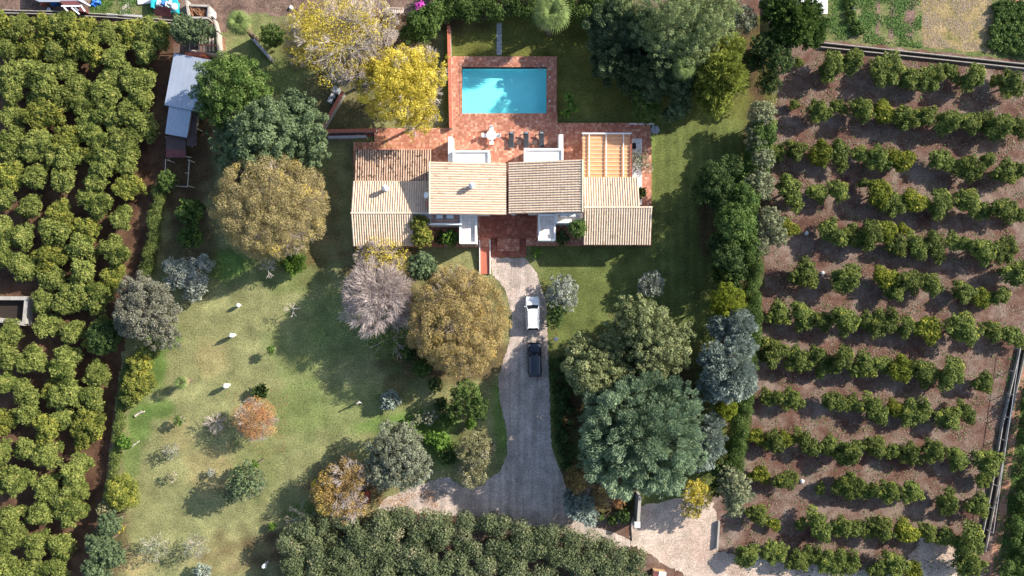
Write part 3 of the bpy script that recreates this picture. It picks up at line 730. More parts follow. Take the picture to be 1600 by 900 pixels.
# openings seen from the side
for (x0, x1, z0, z1, y, n_) in [(U1[0].x + 5.2, U1[0].x + 6.6, 3.5, 4.6, U1[3].y + .28, -1), (U1[0].x + 1.2, U1[0].x + 2.6, 3.5, 5.0, U1[3].y + .28, -1), (U1[0].x + 7, U1[0].x + 8.6, TZ, 2.8, U1[3].y + .28, -1),
                                (U2[0].x + .9, U2[0].x + 2.3, TZ, 2.8, U2[3].y + .28, -1), (U2[0].x + 6.3, U2[0].x + 7.9, 3.5, 5.2, U2[3].y + .28, -1), (U2[0].x + 5.5, U2[0].x + 7.2, 3.9, 5.2, U2[0].y - .28, 1), (U1[0].x + 3, U1[0].x + 4.6, 3.8, 5.0, U1[0].y - .28, 1),
                                (W1[0].x + 1.5, W1[0].x + 2.9, 1.4, 2.6, s1.y + .28, -1), (W1[0].x + 4.8, W1[0].x + 6.2, 1.4, 2.6, s1.y + .28, -1), (xa + 2, xa + 3.5, 1.4, 2.6, y2 + .28, -1), (xa + 5.2, xa + 6.7, 1.4, 2.6, y2 + .3, -1)]:
    opening(house, (x0, y), (x1, y), z0, z1, (0, n_), 'door' if z0 == TZ else 'window')
# chimneys
def chimney(px, py, zb, zt):
    p = P(px, py, zt)
    mb = MB(); mb.tube([(p.x, p.y, zb), (p.x, p.y, zt - .35)], .26, 14); mb.lathe([(.36, 0), (.38, .07), (.30, .12)], 14, (p.x, p.y, zt - .4))
    o = child(mb, 'chimney', M['white'], house)
    mb = MB()
    for a_ in range(6):
        c_, s__ = math.cos(a_ * 1.047), math.sin(a_ * 1.047); mb.box(p.x + c_ * .24 - .04, p.x + c_ * .24 + .04, p.y + s__ * .24 - .04, p.y + s__ * .24 + .04, zt - .29, zt - .08)
    mb.lathe([(.34, 0), (.30, .1), (.12, .28), (.02, .34)], 14, (p.x, p.y, zt - .09)); mb.lathe([(.15, 0), (.15, .18)], 10, (p.x, p.y, zt - .28))
    mb.build('chimney_cap', M['white'], o)
chimney(601, 293, 3.3, 5.0); chimney(737, 289, 5.0, 6.4)
mb = MB(); p = P(669, 318, 5.6); mb.box(p.x - .22, p.x + .22, p.y - .3, p.y + .3, 4.2, 5.5); child(mb, 'chimney', M['redwall'], house, bevel=.02)
mb = MB(); p = P(667, 305, 5.4); mb.tube([(p.x, p.y, 4.0), (p.x, p.y, 5.4)], .03, 6)
vs = []
for k_ in range(3):
    for j in range(12):
        r_ = .38 * k_ / 2; vs.append((p.x - .1 + r_ * math.cos(j * .5236) * .8, p.y + r_ * math.sin(j * .5236), 5.4 + .35 * (r_ ** 2) + r_ * math.cos(j * .5236) * .55))
mb.add(vs, [(k_ * 12 + j, k_ * 12 + (j + 1) % 12, (k_ + 1) * 12 + (j + 1) % 12, (k_ + 1) * 12 + j) for k_ in range(2) for j in range(12)])
child(mb, 'satellite_dish', M['whitep'], house)
# pergola
pg = empty('pergola', P(947, 243, TZ), label='white framed pergola with a sagging orange canvas awning beside the villa', cat='pergola')
pz = 2.9; A = P(910, 209.5, pz); B = P(986, 277, pz)
for x in (A.x + .15, (A.x + B.x) / 2, B.x - .15):
    mb = MB(); mb.bar((x, A.y - .1, TZ), (x, A.y - .1, pz - .1), .12); child(mb, 'post', M['whitep'], pg)
for x in (P(920.5, 0, pz).x, P(947, 0, pz).x, P(974, 0, pz).x):
    mb = MB(); mb.bar((x, A.y, pz + .02), (x, B.y + .1, pz + .02), .09, .14); child(mb, 'beam', M['whitep'], pg)
mb = MB(); mb.bar((A.x - .05, A.y + .06, pz + .05), (B.x + .05, A.y + .06, pz + .05), .16, .16); child(mb, 'beam', M['whitep'], pg)
mb = MB(); mb.bar((B.x, A.y, pz - .02), (B.x, B.y + .1, pz - .02), .10, .16); child(mb, 'beam', M['redwood'], pg)
nb = 11
for i in range(nb):
    ya = A.y + (B.y - A.y) * i / nb; yb = A.y + (B.y - A.y) * (i + 1) / nb
    if i:
        mb = MB(); mb.bar((A.x, ya, pz - .08), (B.x, ya, pz - .06), .022); child(mb, 'cross_bar', M['whitep'], pg)
    V_ = []; F_ = []
    for r_ in range(9):
        v = r_ / 8; sag = .022 * 4 * v * (1 - v) * (1 if i < 5 else 1.25)
        for q in range(25):
            u = q / 24; V_.append((A.x + .04 + (B.x - A.x - .06) * u, ya + (yb - ya) * v, pz - .14 - sag * (1 + .12 * math.sin(u * 19 + i)) - .02))
    for r_ in range(8):
        for q in range(24): b0 = r_ * 25 + q; F_.append((b0, b0 + 1, b0 + 26, b0 + 25))
    o = obj('canvas_strip', mesh_np('canvas_strip', V_, F_, smooth=True), M['canvas'], pg); o.location = -Vector(pg.location)

# ---------------------------------------------------------------- walls and small built things
def thing(mb, name, label, cat, mat, **k): return mb.build(name, mat, label=label, cat=cat, **k)
def wall(name, label, pts, h, wd, mat, cat='wall', cap=None, z0=0, top_at=None):
    mb = MB(); q = [P(x, y, h if top_at is None else top_at) for x, y in pts]
    root = empty(name, (q[0].x, q[0].y, 0), label=label, cat=cat)
    for a_, b_ in zip(q, q[1:]):
        d = Vector((b_.x - a_.x, b_.y - a_.y, 0)).normalized() * wd / 2; n_ = Vector((-d.y, d.x, 0))
        mb = MB(); s_ = [(a_ + n_), (a_ - n_), (b_ - n_), (b_ + n_)]
        mb.prism([(v.x, v.y, z0) for v in s_], [(v.x, v.y, h) for v in s_]); child(mb, 'wall_body', M[mat], root)
        if cap:
            n2 = n_ * 1.15; L_ = (b_ - a_).length; nn = max(1, int(L_ / .8))
            for i in range(nn):
                u = a_.lerp(b_, i / nn); v = a_.lerp(b_, (i + .98) / nn); s_ = [u + n2, u - n2, v - n2, v + n2]
                mb = MB(); mb.prism([(t_.x, t_.y, h + .002) for t_ in s_], [(t_.x, t_.y, h + .06) for t_ in s_]); child(mb, 'cap_stone', M[cap], root)
    return root
wall('garden_wall', 'long narrow brick wall left of the pool, under the yellow tree', [(701, 40), (704.5, 200)], 1.3, .35, 'concrete', cap='redwall')
wall('garden_wall', 'low wall with red top running left from the terrace', [(508, 205), (588, 203)], .9, .35, 'grey_stone', cap='redwall')
wall('garden_wall', 'low grey kerb wall just below the red topped wall', [(512, 214), (572, 213)], .75, .3, 'grey_stone')
t = MB(); rect(t, 510, 586, 206.2, 212.6, 0, .1); t.build('path', M['terracotta_d'], kind='structure')
wall('garden_wall', 'slanting reddish wall beside the grey bins', [(503, 200), (516, 178), (536, 143)], 1.0, .35, 'concrete', cap='redwall')
wall('garden_wall', 'low dark boundary wall slanting beside the left fan palm', [(393, 58), (424, 93)], 1.0, .3, 'concrete', cap='grey_stone')
wall('concrete_wall', 'straight pale concrete gate wall below the big pine', [(1000, 775), (997, 818)], 1.9, .32, 'grey_stone', cap='concrete')
mb = MB(); p = P(996, 820, 2.1); mb.box(p.x - .3, p.x + .3, p.y - .3, p.y + .3, 0, 2.0); mb.box(p.x - .36, p.x + .36, p.y - .36, p.y + .36, 2.0, 2.1); thing(mb, 'gate_pillar', 'pale gate pillar at the lower end of the concrete wall', 'pillar', M['white_stone'])
wall('concrete_wall', 'thin concrete wall between sandy track and orchard', [(1124, 815), (1121, 858)], .5, .22, 'concrete')
mb = MB()
for dx in (0, .35): mb.bar(P(984 + dx * 4, 812, .05) , P(986 + dx * 4, 845, .05), .05, .06)
thing(mb, 'gate_rail', 'dark steel rail of the sliding gate across the drive', 'gate rail', M['black'])
t = MB(); rect(t, 776, 783, 36, 88, 0, .14)
pth = empty('stone_path', P(780, 60, 0), label='straight grey slab path leading from the hedge to the pool terrace', cat='path')
for i in range(9):
    mb = MB(); rect(mb, 776, 784, 36 + i * 5.6, 41.2 + i * 5.6, -.02, .06 + .004 * (i % 2)); child(mb, 'slab', M['grey_stone'], pth, bevel=.01)
# ramp wall
a_, b_ = P(757, 375, TZ), P(757, 428, .5)
rp = empty('ramp', (a_.x, b_.y, 0), label='red tiled ramp with white edges running down beside the entrance', cat='ramp')
x0, x1 = P(750, 0, .6).x, P(765, 0, .6).x
mb = MB(); mb.prism([(x0, b_.y, 0), (x1, b_.y, 0), (x1, a_.y + .3, 0), (x0, a_.y + .3, 0)], [(x0, b_.y, .12), (x1, b_.y, .12), (x1, a_.y + .3, .62), (x0, a_.y + .3, .62)]); child(mb, 'ramp_floor', M['redwall'], rp)
for x in (x0 - .09, x1 + .004):
    mb = MB(); mb.prism([(x, b_.y, 0), (x + .1, b_.y, 0), (x + .1, a_.y, 0), (x, a_.y, 0)], [(x, b_.y, .3), (x + .1, b_.y, .3), (x + .1, a_.y, .85), (x, a_.y, .85)]); child(mb, 'edge_wall', M['white'], rp)
# barbecue counter strip
ct = empty('barbecue_counter', P(996, 260, TZ), label='long white stone counter strip with a black grill right of the pergola', cat='counter')
mb = MB(); rect(mb, 988, 1003, 216.5, 320, TZ, TZ + .55); child(mb, 'counter_top', M['white_stone'], ct, bevel=.02)
mb = MB(); p = P(991, 228, 1.4); mb.box(p.x - .22, p.x + .22, p.y - .35, p.y + .35, 1.155, 1.5); child(mb, 'grill', M['black'], ct, bevel=.06)
mb = MB(); p = P(999, 223, 1.2); mb.lathe([(.08, 0), (.08, .12)], 10, (p.x, p.y, 1.155)); child(mb, 'tap', M['chrome'], ct)
mb = MB()
a_, b_ = P(984, 193, 1.7), P(1023, 193, 1.7)
for x in np.linspace(a_.x, b_.x, 5): mb.bar((x, a_.y, .3), (x, a_.y, 1.7), .05)
mb.bar((a_.x, a_.y, 1.7), (b_.x, a_.y, 1.7), .09); mb.bar((a_.x, a_.y, 1.2), (b_.x, a_.y, 1.2), .04)
thing(mb, 'railing', 'white metal railing at the top right corner of the terrace', 'railing', M['whitep'])
rt = empty('round_table', P(1022, 205, 0), label='round grey table with a slit top on the lawn by the terrace corner', cat='table')
mb = MB()
for q in range(2):
    vs = [(0.03 * (1 if q == 0 else -1), -.52, 0)] + [((.03 + .5 * math.cos(u)) * (1 if q == 0 else -1), .52 * math.sin(u), 0) for u in np.linspace(-1.5, 1.5, 14)] + [(.03 * (1 if q == 0 else -1), .52, 0)]
    mb.prism([(x, y, .70) for x, y, z in vs], [(x, y, .74) for x, y, z in vs])
mb.build('table_top', M['grey_plastic'], rt); mb = MB(); mb.lathe([(.3, 0), (.05, .05), (.05, .70)], 12); mb.build('pedestal', M['grey_plastic'], rt)
# loungers
def lounger(px, py, label):
    root = empty('sun_lounger', P(px, py, TZ), label=label, cat='sun lounger', group='dark sun loungers in a row on the pool terrace')
    if 'lg' not in M:
        fr = MB()
        for x in (-.3, .3): fr.bar((x, -.95, .3), (x, .95, .3), .05)
        for y in (-.95, .95): fr.bar((-.3, y, .3), (.3, y, .3), .05)
        lg = MB(); lg.bar((0, 0, 0), (0, 0, .28), .05)
        cu = MB()
        for i in range(6): y = -.9 + i * .2; cu.box(-.31, .31, y, y + .19, .33, .41 + .006 * (i % 2))
        bk = MB(); bk.prism([(-.31, .31, .34), (.31, .31, .34), (.31, .95, .62), (-.31, .95, .62)], [(-.31, .28, .42), (.31, .28, .42), (.31, .92, .70), (-.31, .92, .70)])
        hd = MB(); hd.prism([(-.2, .72, .62), (.2, .72, .62), (.2, .9, .70), (-.2, .9, .70)], [(-.2, .70, .69), (.2, .70, .69), (.2, .88, .77), (-.2, .88, .77)])
        M['lg'] = [fr.mesh('frame'), lg.mesh('leg'), cu.mesh('cushion', bevel=.015), bk.mesh('backrest', bevel=.02), hd.mesh('pillow', bevel=.02)]
    a, b, c, d, e = M['lg']
    obj('frame', a, M['grey_plastic'], root)
    for x in (-.28, .28):
        for y in (-.8, .8): obj('leg', b, M['grey_plastic'], root, (x, y, 0))
    obj('cushion', c, M['dark_plastic'], root); obj('backrest', d, M['dark_plastic'], root); obj('pillow', e, M['grey_plastic'], root)
for px, lb in ((799, 'dark sun lounger nearest the white garden table'), (822, 'middle of the three dark sun loungers by the pool'), (846, 'dark sun lounger nearest the white wall of the flat roof')): lounger(px, 219.5, lb)
for px, lb in ((810.5, 'small dark low table between the first two sun loungers'), (835, 'small dark low table beside the lounger nearest the white wall')):
    root = empty('side_table', P(px, 224, TZ), label=lb, cat='side table', group='low tables between the loungers')
    mb = MB(); mb.box(-.3, .3, -.3, .3, .34, .39); mb.build('table_top', M['darkwood'], root, bevel=.01)
    for x in (-.25, .25):
        for y in (-.25, .25): mb = MB(); mb.box(x - .03, x + .03, y - .03, y + .03, 0, .338); mb.build('leg', M['darkwood'], root)
root = empty('garden_table', P(768, 213, TZ), label='white round garden table on the brick terrace by the pool', cat='table')
mb = MB(); mb.lathe([(.58, 0), (.62, .02), (.60, .05)], 24, (0, 0, .72)); mb.build('table_top', M['whitep'], root); mb = MB(); mb.lathe([(.35, 0), (.1, .08), (.06, .4), (.1, .72)], 14); mb.build('pedestal', M['whitep'], root)
for k_, (dx, dy, wd_) in enumerate(((0, 1.0, 'far side, towards the pool'), (0, -1.0, 'near side, towards the roof'), (1.0, 0, 'right side, towards the loungers'), (-1.0, 0, 'left side, towards the yellow tree'))):
    c_ = empty('garden_chair', P(768, 213, TZ) + Vector((dx * .85, dy * .85, 0)), rz=math.atan2(dy, dx) - math.pi / 2, label='white chair on the ' + wd_ + ' of the garden table', cat='chair', group='white chairs round the garden table')
    mb = MB(); mb.box(-.24, .24, -.24, .24, .42, .46); mb.build('seat', M['whitep'], c_, bevel=.02)
    mb = MB(); mb.prism([(-.24, .22, .5), (.24, .22, .5), (.24, .26, .5), (-.24, .26, .5)], [(-.22, .30, .9), (.22, .30, .9), (.22, .34, .9), (-.22, .34, .9)]); mb.build('backrest', M['whitep'], c_)
    for x in (-.2, .2):
        for y in (-.2, .2): mb = MB(); mb.bar((x, y, 0), (x, y, .42), .04); mb.build('leg', M['whitep'], c_)
def box_thing(name, label, cat, px, py, z, sx, sy, sz, mat, rz=0, **k):
    mb = MB(); mb.box(-sx/2, sx/2, -sy/2, sy/2, 0, sz); o = mb.build(name, M[mat], loc=P(px, py, z), bevel=min(.04, sz * .1), label=label, cat=cat, **k); o.rotation_euler.z = rz; return o
def day_bed(px, py, z, label):
    root = empty('padded_bench', P(px, py, z), label=label, cat='bench', group='white padded benches on the upper balconies')
    mb = MB(); mb.box(-.42, .42, -.24, .24, .08, .34); mb.build('seat', M['whitep'], root, bevel=.05)
    mb = MB(); mb.box(-.42, .42, .16, .30, .345, .6); mb.build('backrest', M['grey_plastic'], root, bevel=.03)
for a in ((687, 338.5, 'white padded bench on the left balcony, nearer the yellow-green tree'), (703, 338.5, 'white padded bench on the left balcony, nearer the white terrace'), (881, 333.5+2.5, 'white padded bench on the right balcony, nearer the white terrace'), (894, 336, 'white padded bench on the right balcony, nearer the tile roof')): day_bed(a[0], a[1], 3.37, a[2])

# ---------------------------------------------------------------- cars
def car(px, py, label, paint, L_=4.35, W_=1.78, roofmat=None, rails=True, rz=0, glassroof=False):
    root = empty('parked_car', P(px, py, .03), rz=rz, label=label, cat='car')
    n = 25; ys = np.linspace(L_/2, -L_/2, n)       # from nose (+y) to tail
    def hw(y):
        u = abs(y) / (L_/2); return W_/2 * (1 - .22 * max(0, (u - .72) / .28) ** 2.2)
    def top(y):
        u = (y + L_/2) / L_
        return float(np.interp(u, [0, .03, .1, .3, .62, .70, .9, .97, 1], [.62, .86, .98, .97, .96, .95, .86, .72, .5]))
    prof = []
    V_, F_ = [], []
    for y in ys:
        w_ = hw(y); t_ = top(y); z0 = .22
        ring = [(-w_*.92, z0), (-w_, .42), (-w_, .66), (-w_*.965, t_-.06), (-w_*.88, t_), (-w_*.5, t_+.035), (0, t_+.045), (w_*.5, t_+.035), (w_*.88, t_), (w_*.965, t_-.06), (w_, .66), (w_, .42), (w_*.92, z0)]
        V_ += [(x, y, min(z, t_ + .05)) for x, z in ring]
    m_ = 13
    F_ = [(i*m_+j, i*m_+j+1, (i+1)*m_+j+1, (i+1)*m_+j) for i in range(n-1) for j in range(m_-1)] + [((i+1)*m_, i*m_, i*m_+m_-1, (i+1)*m_+m_-1) for i in range(n-1)]
    me_ = bpy.data.meshes.new('body'); me_.from_pydata(V_, [], F_ + [tuple(range(m_)), tuple(range((n-1)*m_, n*m_))[::-1]]); bm = bmesh.new(); bm.from_mesh(me_); bmesh.ops.recalc_face_normals(bm, faces=bm.faces); bm.to_mesh(me_); bm.free()
    me_.polygons.foreach_set('use_smooth', [len(p.vertices) == 4 for p in me_.polygons])
    obj('body', me_, paint, root)
    # greenhouse of glass
    ws, rs, re, we = L_*.235, L_*.135, -L_*.41, -L_*.475
    def ring(y, z, w_): return [(-w_, y, z), (-w_*.5, y + .05, z), (0, y + .07, z), (w_*.5, y + .05, z), (w_, y, z)]
    g_ = MB(); lo = ring(ws, .96, W_*.44) ; hi = ring(rs, 1.44, W_*.36); ho = [(x, re - (yy - rs) * .5, 1.43) for x, yy, z in ring(rs, 0, W_*.35)]; lo2 = [(x, we - (yy - ws) * .5, .98) for x, yy, z in ring(ws, 0, W_*.43)]
    g_.add(lo + hi + ho + lo2, [(i + 5*r_, i + 1 + 5*r_, i + 6 + 5*r_, i + 5 + 5*r_) for r_ in range(3) for i in range(4)] + [(0, 5, 10, 15), (19, 14, 9, 4)])
    gl_ = g_.build('windows', M['glass'], root, smooth=False)
    r_ = MB(); rw = W_*.355
    V2 = []; F2 = []; nn = 9
    for i in range(nn):
        y = rs - .02 + (re + .04 - rs) * i / (nn - 1); c_ = 1.455 + .035 * math.sin(math.pi * i / (nn - 1)); wy = rw * (1 - .03 * abs(i - 4) / 4)
        for x, dz in ((-1, -.02), (-.75, .015), (0, .035), (.75, .015), (1, -.02)): V2.append((x * wy, y + (.06 if i == 0 else -.03 if i == nn - 1 else 0) * (1 - x * x), c_ + dz))
    F2 = [(i*5+j, i*5+j+1, (i+1)*5+j+1, (i+1)*5+j) for i in range(nn-1) for j in range(4)]
    obj('roof', mesh_np('roof', V2, F2, smooth=True), M['glass'] if glassroof else paint, root)
    for s_ in (-1, 1):
        p_ = MB(); p_.bar((s_*W_*.44, ws, .97), (s_*W_*.362, rs, 1.45), .07); p_.bar((s_*W_*.362, rs, 1.45), (s_*W_*.352, re, 1.44), .06); p_.bar((s_*W_*.352, re, 1.44), (s_*W_*.43, we, .99), .10); p_.bar((s_*W_*.43, -.35, .97), (s_*W_*.358, -.30, 1.44), .07)
        p_.build('pillar', paint, root)
        if rails:
            q = MB(); q.tube([(s_*rw*.93, rs - .15, 1.47), (s_*rw*.93, rs - .3, 1.53), (s_*rw*.93, re + .3, 1.52), (s_*rw*.93, re + .15, 1.46)], .022, 6); q.build('roof_rail', M['chrome'], root)
        q = MB(); q.box(s_*W_*.5 - .02 + (0 if s_ > 0 else -.14), s_*W_*.5 + .02 + (.14 if s_ > 0 else 0), ws - .2, ws - .08, .92, 1.05); q.build('wing_mirror', paint, root, bevel=.03)
        q = MB(); yy = L_/2; w_ = hw(yy - .25)
        q.prism([(s_*w_*.62, yy-.13, .60), (s_*w_*.98, yy-.34, .60), (s_*w_*1.0, yy-.5, .62), (s_*w_*.70, yy-.2, .6)], [(s_*w_*.62, yy-.15, .80), (s_*w_*.97, yy-.36, .82), (s_*w_*.97, yy-.58, .87), (s_*w_*.66, yy-.26, .83)])
        q.build('headlight', M['lightglass'], root)
        q = MB(); q.box(s_*W_*.38 - .14, s_*W_*.38 + .14, -L_/2 - .005, -L_/2 + .12, .72, .88); q.build('tail_light', M['redglass'], root, bevel=.02)
        for y in (L_*.31, -L_*.29):
            q = MB(); q.tube([(s_*(W_/2 - .2), y, .32), (s_*(W_/2 + .01), y, .32)], .32, 20); wh = q.build('wheel', M['black'], root)
            q = MB(); q.tube([(s_*(W_/2 - .02), y, .32), (s_*(W_/2 + .02), y, .32)], .2, 14); q.build('rim', M['chrome'], wh)
    q = MB(); q.box(-.26, .26, L_/2 - .015, L_/2 + .015, .38, .49); q.build('number_plate', M['whitep'], root)
    q = MB()
    for i in range(4): q.bar((-.42, L_/2 - .01, .54 + i * .04), (.42, L_/2 - .01, .54 + i * .04), .02)
    q.build('grille', M['black'], root)
    q = MB()
    for x in (-.35, .25): q.bar((x, ws + .02, 1.0), (x + .45, ws - .16, 1.14), .02)
    q.build('wiper', M['black'], root)
    return root
car(832, 489.5, 'white car with silver roof rails parked beside the silvery shrub', M['carwhite'], 4.3, 1.78, rz=R(1))
car(835, 561.5, 'black estate car with pale headlights parked nearer the round clipped bushes', M['carblack'], 4.25, 1.74, rz=R(1.5), glassroof=True)

# ---------------------------------------------------------------- person
def person(px, py, label, rz, shirt, trousers, hairc, z=.02):
    root = empty('person', P(px, py, z), rz=rz, label=label, cat='person')
    def skinned(name, verts, edges, rad, mat, sub=1, parent=root):
        me_ = bpy.data.meshes.new(name); me_.from_pydata(verts, edges, []); o = obj(name, me_, mat, parent)
        md = o.modifiers.new('skin', 'SKIN'); sk = me_.skin_vertices[0] if me_.skin_vertices else None
        if sk is None:
            bm = bmesh.new(); bm.from_mesh(me_); bm.verts.layers.skin.verify(); bm.to_mesh(me_); bm.free(); sk = me_.skin_vertices[0]
        for v, r_ in zip(sk.data, rad): v.radius = (r_, r_) if not isinstance(r_, tuple) else r_
        sk.data[0].use_root = True
        o.modifiers.new('sub', 'SUBSURF').levels = sub; o.modifiers['sub'].render_levels = sub
        return o
    V_ = [(0,0,.95), (0,-.01,1.18), (0,0,1.38), (0,.01,1.50), (0,.03,1.60), (0,.04,1.70)]
    E_ = [(0,1),(1,2),(2,3),(3,4),(4,5)]; Rr = [(.15,.11), (.14,.10), (.17,.10), .055, (.078,.09), (.065,.075)]
    for s_, fy, ay in ((-1, .14, .16), (1, -.12, -.12)):
        b0 = len(V_)
        V_ += [(s_*.09, 0, .88), (s_*.10, fy*.6 + .03, .48), (s_*.10, fy, .08), (s_*.11, fy + .15, .04)]; E_ += [(0,b0),(b0,b0+1),(b0+1,b0+2),(b0+2,b0+3)]; Rr += [.085, .06, .042, .035]
        a0 = len(V_)
        V_ += [(s_*.19, 0, 1.38), (s_*.25, ay*.3, 1.12), (s_*.27, ay*.3 + .14, .90), (s_*.27, ay*.3 + .20, .83)]; E_ += [(2,a0),(a0,a0+1),(a0+1,a0+2),(a0+2,a0+3)]; Rr += [.052, .042, .03, .034]
        hx, hy, hz = V_[-1]
        for fi in range(4):
            f0 = len(V_); x = hx + (fi - 1.5) * .019; ln = (.07, .08, .075, .055)[fi]
            V_ += [(x, hy + .035, hz - .035), (x, hy + .04 + ln*.35, hz - .035 - ln*.6), (x, hy + .035, hz - .04 - ln)]; E_ += [(a0+3,f0),(f0,f0+1),(f0+1,f0+2)]; Rr += [.010, .009, .007]
        f0 = len(V_); V_ += [(hx - s_*.035, hy + .03, hz - .01), (hx - s_*.05, hy + .06, hz - .04)]; E_ += [(a0+3,f0),(f0,f0+1)]; Rr += [.011, .009]
    skinned('body', V_, E_, Rr, M['skin'])
    sv = [(0,0,.93), (0,-.01,1.18), (0,0,1.385), (0,.008,1.455)]; se = [(0,1),(1,2),(2,3)]; sr = [(.172,.128), (.162,.12), (.185,.118), .07]
    tv = [(0,0,.98), (0,0,.90)]; te = [(0,1)]; tr_ = [(.165,.122), (.165,.12)]
    for s_, fy, ay in ((-1, .14, .16), (1, -.12, -.12)):
        b0 = len(sv); sv += [(s_*.19,0,1.385), (s_*.25, ay*.3, 1.12), (s_*.265, ay*.3+.11, .95)]; se += [(2,b0),(b0,b0+1),(b0+1,b0+2)]; sr += [.066,.055,.044]
        b0 = len(tv); tv += [(s_*.09,0,.82), (s_*.10, fy*.6+.03,.48), (s_*.10, fy,.12)]; te += [(1,b0),(b0,b0+1),(b0+1,b0+2)]; tr_ += [.098,.073,.058]
        q = MB(); q.prism([(s_*.10-.045, fy-.06, 0), (s_*.10+.045, fy-.06, 0), (s_*.11+.045, fy+.2, 0), (s_*.11-.045, fy+.2, 0)], [(s_*.10-.04, fy-.05, .1), (s_*.10+.04, fy-.05, .1), (s_*.11+.035, fy+.18, .055), (s_*.11-.035, fy+.18, .055)])
        q.build('shoe', M['darkwood'], root, bevel=.015)
    skinned('shirt', sv, se, sr, shirt); skinned('trousers', tv, te, tr_, trousers)
    skinned('hair', [(0,.0,1.68), (0,.03,1.77), (0,-.05,1.62)], [(0,1),(0,2)], [(.09,.09),(.065,.07),(.06,.05)], hairc)
    q = MB(); q.prism([(-.012,.125,1.63),(.012,.125,1.63),(0,.118,1.665)], [(-.01,.148,1.625),(.01,.148,1.625),(0,.126,1.662)]); q.build('nose', M['skin'], root)
    for s_ in (-1, 1):
        q = MB(); q.lathe([(.008,-.006),(.011,0),(.006,.007)], 8, (s_*.032,.118,1.675)); q.build('eye', M['black'], root)
        q = MB(); q.box(s_*.082-.01, s_*.082+.01, .02, .06, 1.63, 1.68); q.build('ear', M['skin'], root, bevel=.008)
    q = MB(); q.box(-.024,.024,.118,.128,1.583,1.592); q.build('mouth', M['redwood'], root)
cloth_w = plain('white_cotton', (.70, .69, .66), .9, var=.1); cloth_b = plain('pale_blue_cotton', (.48, .58, .70), .9, var=.1); cloth_k = plain('beige_cotton', (.42, .36, .28), .9, var=.1)
hair_ = plain('grey_brown_hair', (.30, .26, .22), .8)
# ---------------------------------------------------------------- lawn posts, logs, bins, bench
def wrapped(px, py, h, r, label, sd):
    random.seed(sd); mb = MB(); n = 14; vs = []; p = P(px, py, h * .7)
    for k_ in range(6):
        z = h * k_ / 5; rr_ = r * (.35, .42, .62, .95, 1.0, .4)[k_]
        for j in range(n):
            a_ = 6.2832 * j / n; q = rr_ * (1 + .22 * math.cos(j * 3.1 + k_ * .4) + random.uniform(-.1, .1)); vs.append((q * math.cos(a_), q * math.sin(a_), z + random.uniform(-.03, .03)))
    mb.add(vs, [(k_*n+j, k_*n+(j+1) % n, (k_+1)*n+(j+1) % n, (k_+1)*n+j) for k_ in range(5) for j in range(n)] + [tuple(range(5*n, 6*n))])
    root = empty('wrapped_sapling', (p.x, p.y, 0), label=label, cat='wrapped sapling', group='saplings wrapped in white fleece on the lawn')
    mb.build('fleece', M['whitep'], root)
    mb = MB(); mb.tube([(0, 0, 0), (.03, .02, h * 1.15)], .025, 6); mb.build('stake', M['darkwood'], root)
wrapped(372, 477, 1.1, .24, 'small white wrapped sapling nearest the grey olive tree', 1); wrapped(362, 524, 1.7, .28, 'white wrapped sapling with a long shadow, second down the lawn', 2)
wrapped(353, 603, 1.7, .30, 'white wrapped sapling left of the orange bare tree', 3); wrapped(413, 884, 1.8, .28, 'white wrapped sapling by the left end of the long hedge at the bottom', 4)
person(563, 627, 'person in a pale blue top standing in the tree shadow on the lawn', R(200), cloth_b, cloth_w, hair_)
# lantern post
root = empty('lamp_post', P(867.5, 528, 0), label='garden lamp post with a cream globe beside the black car', cat='lamp post')
p = root.location
mb = MB(); mb.lathe([(.12, 0), (.05, .08), (.04, 1.7)], 10); mb.build('post', M['black'], root)
mb = MB(); mb.lathe([(.05, 0), (.22, .08), (.27, .22), (.22, .38), (.08, .46)], 14, (0, 0, 1.7)); mb.build('globe', M['white_stone'], root, smooth=True)
def log(pts, r, label):
    mb = MB(); q = [P(x, y, .12 + .06 * i) for i, (x, y) in enumerate(pts)]; mb.tube(q, [r, r * .8] + [r * .5] * (len(q) - 2), 7); d = q[1]
    mb.tube([d, d + Vector((.35, .3, .25))], [r * .6, r * .3], 6); thing(mb, 'bleached_log', label, 'log', M['palewood'], group='bleached logs at the edge of the lawn')
log([(211, 650), (218, 645), (226, 643)], .16, 'pale bleached log at the lawn edge by the yellowing citrus'); log([(206, 697), (212, 693), (218, 689)], .12, 'forked pale log below the yellowing citrus, on the lawn edge'); log([(180, 861), (185, 863), (190, 864)], .13, 'pale log beside the dark green trees at the bottom left')
def bin_(px, py, rz, sx, sy, label):
    root = empty('wheeled_bin', P(px, py, 0), rz=rz, label=label, cat='bin', group='grey bins by the slanting wall')
    mb = MB(); mb.prism([(-sx*.42, -sy*.42, .08), (sx*.42, -sy*.42, .08), (sx*.42, sy*.42, .08), (-sx*.42, sy*.42, .08)], [(-sx/2, -sy/2, 1.0), (sx/2, -sy/2, 1.0), (sx/2, sy/2, 1.0), (-sx/2, sy/2, 1.0)]); mb.build('body', M['grey_plastic'], root)
    mb = MB(); mb.box(-sx*.53, sx*.53, -sy*.53, sy*.53, 1.002, 1.07); mb.build('lid', M['grey_stone'], root, bevel=.03)
bin_(528, 144, R(-25), .75, .8, 'largest grey bin, uppermost by the slanting wall'); bin_(523, 153, R(-25), .5, .45, 'smallest grey bin, middle of the three by the slanting wall'); bin_(519, 160, R(-25), .55, .6, 'grey bin lowest of the three by the slanting wall')
bn = empty('garden_bench', P(576, 775, 0), rz=R(90), label='red painted bench by the orange bare tree at the end of the drive', cat='bench')
